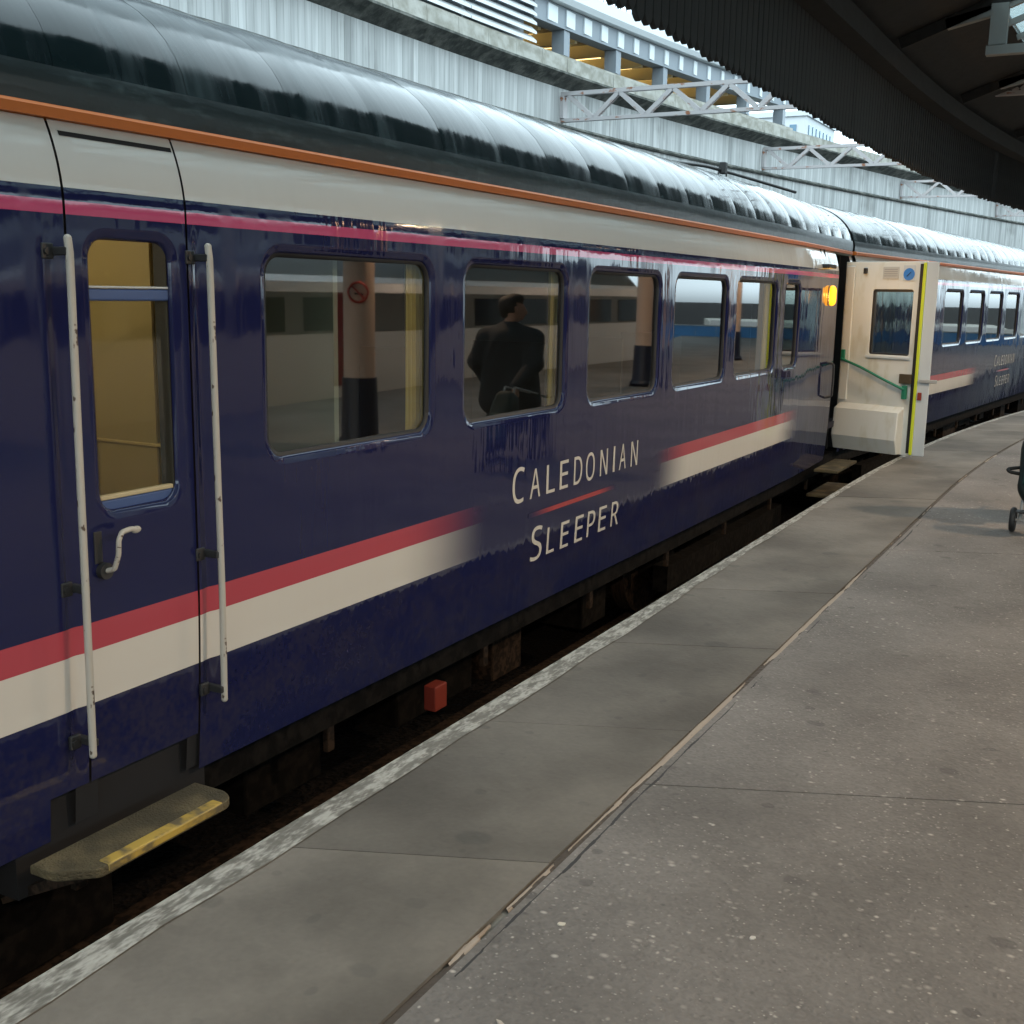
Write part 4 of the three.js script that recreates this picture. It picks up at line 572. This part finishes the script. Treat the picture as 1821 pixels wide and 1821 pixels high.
{ // walking away (-z), right arm back to the bag's handle
  const P = thing('person', 'person in a dark coat pulling a trolley bag, mirrored in the second large window', 'person', [2.5, -0.003, -9.75], 0.06);
  P.scale.set(1.24, 1.03, 1.15); const skin = std([0.42, 0.24, 0.16], 0.6), suit = std([0.010, 0.011, 0.016], 0.85), hair = std([0.02, 0.013, 0.009], 0.7), shoe = std([0.012, 0.01, 0.009], 0.4), shirt = std([0.4, 0.42, 0.45], 0.8);
  const handR = [0.06 - 0.30, 0.74, 0.34], handL = [0.27, 0.72, -0.06];
  // the body: head, neck and hands in one skin, each at its own grid
  const head = sdfBody([[0, 1.46, 0.0, 0, 1.49, -0.005, 0.078, 0.08], [0, 1.40, -0.045, 0, 1.435, -0.06, 0.05, 0.055], [0, 1.375, -0.075, 0, 1.37, -0.07, 0.022, 0.022], [0, 1.44, -0.105, 0, 1.415, -0.118, 0.012, 0.014, 0.012], [0.077, 1.435, -0.01, 0.08, 1.46, -0.006, 0.012, 0.015, 0.01], [-0.077, 1.435, -0.01, -0.08, 1.46, -0.006, 0.012, 0.015, 0.01], [0, 1.24, 0.015, 0, 1.38, 0.0, 0.058, 0.052], [0.03, 1.452, -0.083, 0.03, 1.452, -0.083, 0.014, 0.014, 0.02], [-0.03, 1.452, -0.083, -0.03, 1.452, -0.083, 0.014, 0.014, 0.02], [-0.02, 1.392, -0.098, 0.02, 1.392, -0.098, 0.008, 0.008, 0.012]], 0.004, [-0.12, 1.2, -0.15], [0.12, 1.6, 0.13], 0.035);
  head.rotateY(0.75);
  const hand = (o, sx, grip) => { const b = [[0, 0.03, 0, 0, -0.05, 0, 0.024, 0.03, 0.02]]; [[0.028, 0.058], [0.010, 0.068], [-0.009, 0.064], [-0.027, 0.05]].forEach(([dz, l]) => { const k = grip ? 1 : 0.35; b.push([0, -0.06, dz, -sx * 0.01 * k, -0.06 - l * 0.5, dz, 0.0095, 0.009, 0.004], [-sx * 0.01 * k, -0.06 - l * 0.5, dz, -sx * (0.012 + 0.03 * k), -0.06 - l * (0.5 + 0.4 * (1 - 0.8 * k)), dz, 0.009, 0.0075, 0.004]); }); b.push([0, -0.01, -0.028, -sx * 0.02, -0.045, -0.048, 0.011, 0.01, 0.008], [-sx * 0.02, -0.045, -0.048, -sx * 0.03, -0.07, -0.04, 0.01, 0.008, 0.004]); const g = sdfBody(b, 0.0032, [-0.08, -0.16, -0.08], [0.08, 0.07, 0.08], 0.012); g.translate(...o); return g; };
  mesh('body', mergeGeometries([head, hand(handR, -1, true), hand(handL, 1, false)]), skin, P);
  const jacket = [[-0.13, 1.21, 0.02, 0.13, 1.21, 0.02, 0.085, 0.085], [0, 1.16, 0.015, 0, 0.95, 0.01, 0.165, 0.155], [-0.09, 1.05, 0.01, -0.1, 0.60, 0.01, 0.13, 0.165], [0.09, 1.05, 0.01, 0.1, 0.60, 0.01, 0.13, 0.165],
    [-0.215, 1.19, 0.02, -0.275, 0.96, 0.13, 0.085, 0.072], [-0.275, 0.96, 0.13, handR[0], handR[1] + 0.04, handR[2] - 0.02, 0.07, 0.05], [0.215, 1.19, 0.02, 0.285, 0.95, 0.05, 0.085, 0.072], [0.285, 0.95, 0.05, handL[0], handL[1] + 0.05, handL[2], 0.07, 0.05], [-0.03, 1.28, 0.035, 0.03, 1.28, 0.035, 0.05, 0.05]];
  mesh('jacket', sdfBody(jacket, 0.0125, [-0.40, 0.40, -0.24], [0.42, 1.36, 0.46], 0.05), suit, P);
  mesh('shirt_collar', new THREE.TorusGeometry(0.062, 0.014, 8, 20).rotateX(Math.PI / 2).translate(0, 1.315, 0.005), shirt, P);
  mesh('trousers', sdfBody([[-0.08, 0.78, 0.01, 0.08, 0.78, 0.01, 0.12, 0.12], [-0.095, 0.76, 0.01, -0.1, 0.43, -0.13, 0.098, 0.068], [-0.1, 0.43, -0.13, -0.1, 0.09, -0.2, 0.068, 0.06], [0.095, 0.76, 0.01, 0.1, 0.42, 0.06, 0.098, 0.068], [0.1, 0.42, 0.06, 0.1, 0.11, 0.24, 0.068, 0.06]], 0.0125, [-0.24, 0.02, -0.32], [0.24, 0.92, 0.34], 0.045), suit, P);
  const shoeG = (x, z) => sdfBody([[x, 0.055, z + 0.03, x, 0.04, z - 0.14, 0.046, 0.036], [x, 0.09, z + 0.03, x, 0.055, z + 0.03, 0.045, 0.05]], 0.009, [x - 0.09, -0.005, z - 0.22], [x + 0.09, 0.15, z + 0.12], 0.03);
  mesh('shoe', shoeG(-0.1, -0.21), shoe, P); mesh('shoe', shoeG(0.1, 0.23), shoe, P);
  mesh('hair', sdfBody([[0, 1.49, 0.02, 0, 1.515, -0.015, 0.088, 0.076], [0, 1.44, 0.05, 0, 1.40, 0.055, 0.055, 0.04], [-0.05, 1.47, 0.01, -0.06, 1.44, 0.015, 0.035, 0.028], [0.05, 1.47, 0.01, 0.06, 1.44, 0.015, 0.035, 0.028], [-0.03, 1.55, -0.055, 0.04, 1.555, -0.05, 0.03, 0.03]], 0.006, [-0.13, 1.34, -0.13], [0.13, 1.63, 0.14], 0.02).rotateY(0.75), hair, P);
  const bagM = std([0.006, 0.016, 0.015], 0.7, { bumpMap: T.paintBump, bumpScale: 0.004 }), B = thing('trolley_bag', 'black and dark green trolley bag on two small wheels at the edge of the picture', 'bag', [2.185, -0.003, -8.92]);
  mesh('bag_body', (() => { const g = new THREE.SphereGeometry(1, 28, 20); const p = g.attributes.position; for (let i = 0; i < p.count; i++) { const x = p.getX(i), y = p.getY(i), z = p.getZ(i); const q = (v, e) => Math.sign(v) * Math.abs(v) ** e; p.setXYZ(i, 0.115 * q(x, 0.55) * (1 + 0.05 * Math.sin(y * 9)), 0.29 * q(y, 0.6), 0.115 * q(z, 0.6) * (1 + 0.05 * Math.cos(y * 7 + x * 3))); } g.computeVertexNormals(); g.rotateX(-0.42); g.translate(0, 0.49, -0.10); return g; })(), bagM, B);
  mesh('pocket', (() => { const g = new RoundedBoxGeometry(0.15, 0.26, 0.07, 3, 0.03); g.rotateX(-0.42); g.translate(0, 0.46, 0.02); return g; })(), std([0.008, 0.05, 0.045], 0.7), B);
  mesh('side_strap', tube([[-0.11, 0.46, -0.06], [-0.16, 0.455, -0.02], [-0.185, 0.45, 0.0], [-0.17, 0.435, 0.02], [-0.11, 0.42, -0.02]], 0.013, 20, 8), M.rubber, B);
  for (const x of [-0.115, 0.115]) { const w = mesh('wheel', new THREE.TorusGeometry(0.07, 0.022, 10, 28).rotateY(Math.PI / 2).translate(x, 0.093, 0.04), M.rubber, B); mesh('hub', cyl([x - 0.015, 0.093, 0.04], [x + 0.015, 0.093, 0.04], 0.055, 18), std([0.13, 0.11, 0.1], 0.6), w); }
  mesh('axle', cyl([-0.115, 0.093, 0.04], [0.115, 0.093, 0.04], 0.009, 8), M.steelGrey, B); mesh('frame', merge([cyl([-0.07, 0.1, 0.04], [-0.05, 0.8, -0.24], 0.011, 8), cyl([0.07, 0.1, 0.04], [0.05, 0.8, -0.24], 0.011, 8), cyl([-0.05, 0.8, -0.24], [0.03, 0.655, -1.06], 0.009, 8), cyl([0.05, 0.8, -0.24], [0.03, 0.655, -1.06], 0.009, 8), cyl([-0.02, 0.653, -1.06], [0.08, 0.653, -1.06], 0.011, 8)]), M.steelGrey, B);
  mesh('toe_plate', rbox(-0.1, 0.1, 0.15, 0.165, 0.0, 0.1, 0.005), M.darkSteel, B);
}
renderer.render(scene, camera);
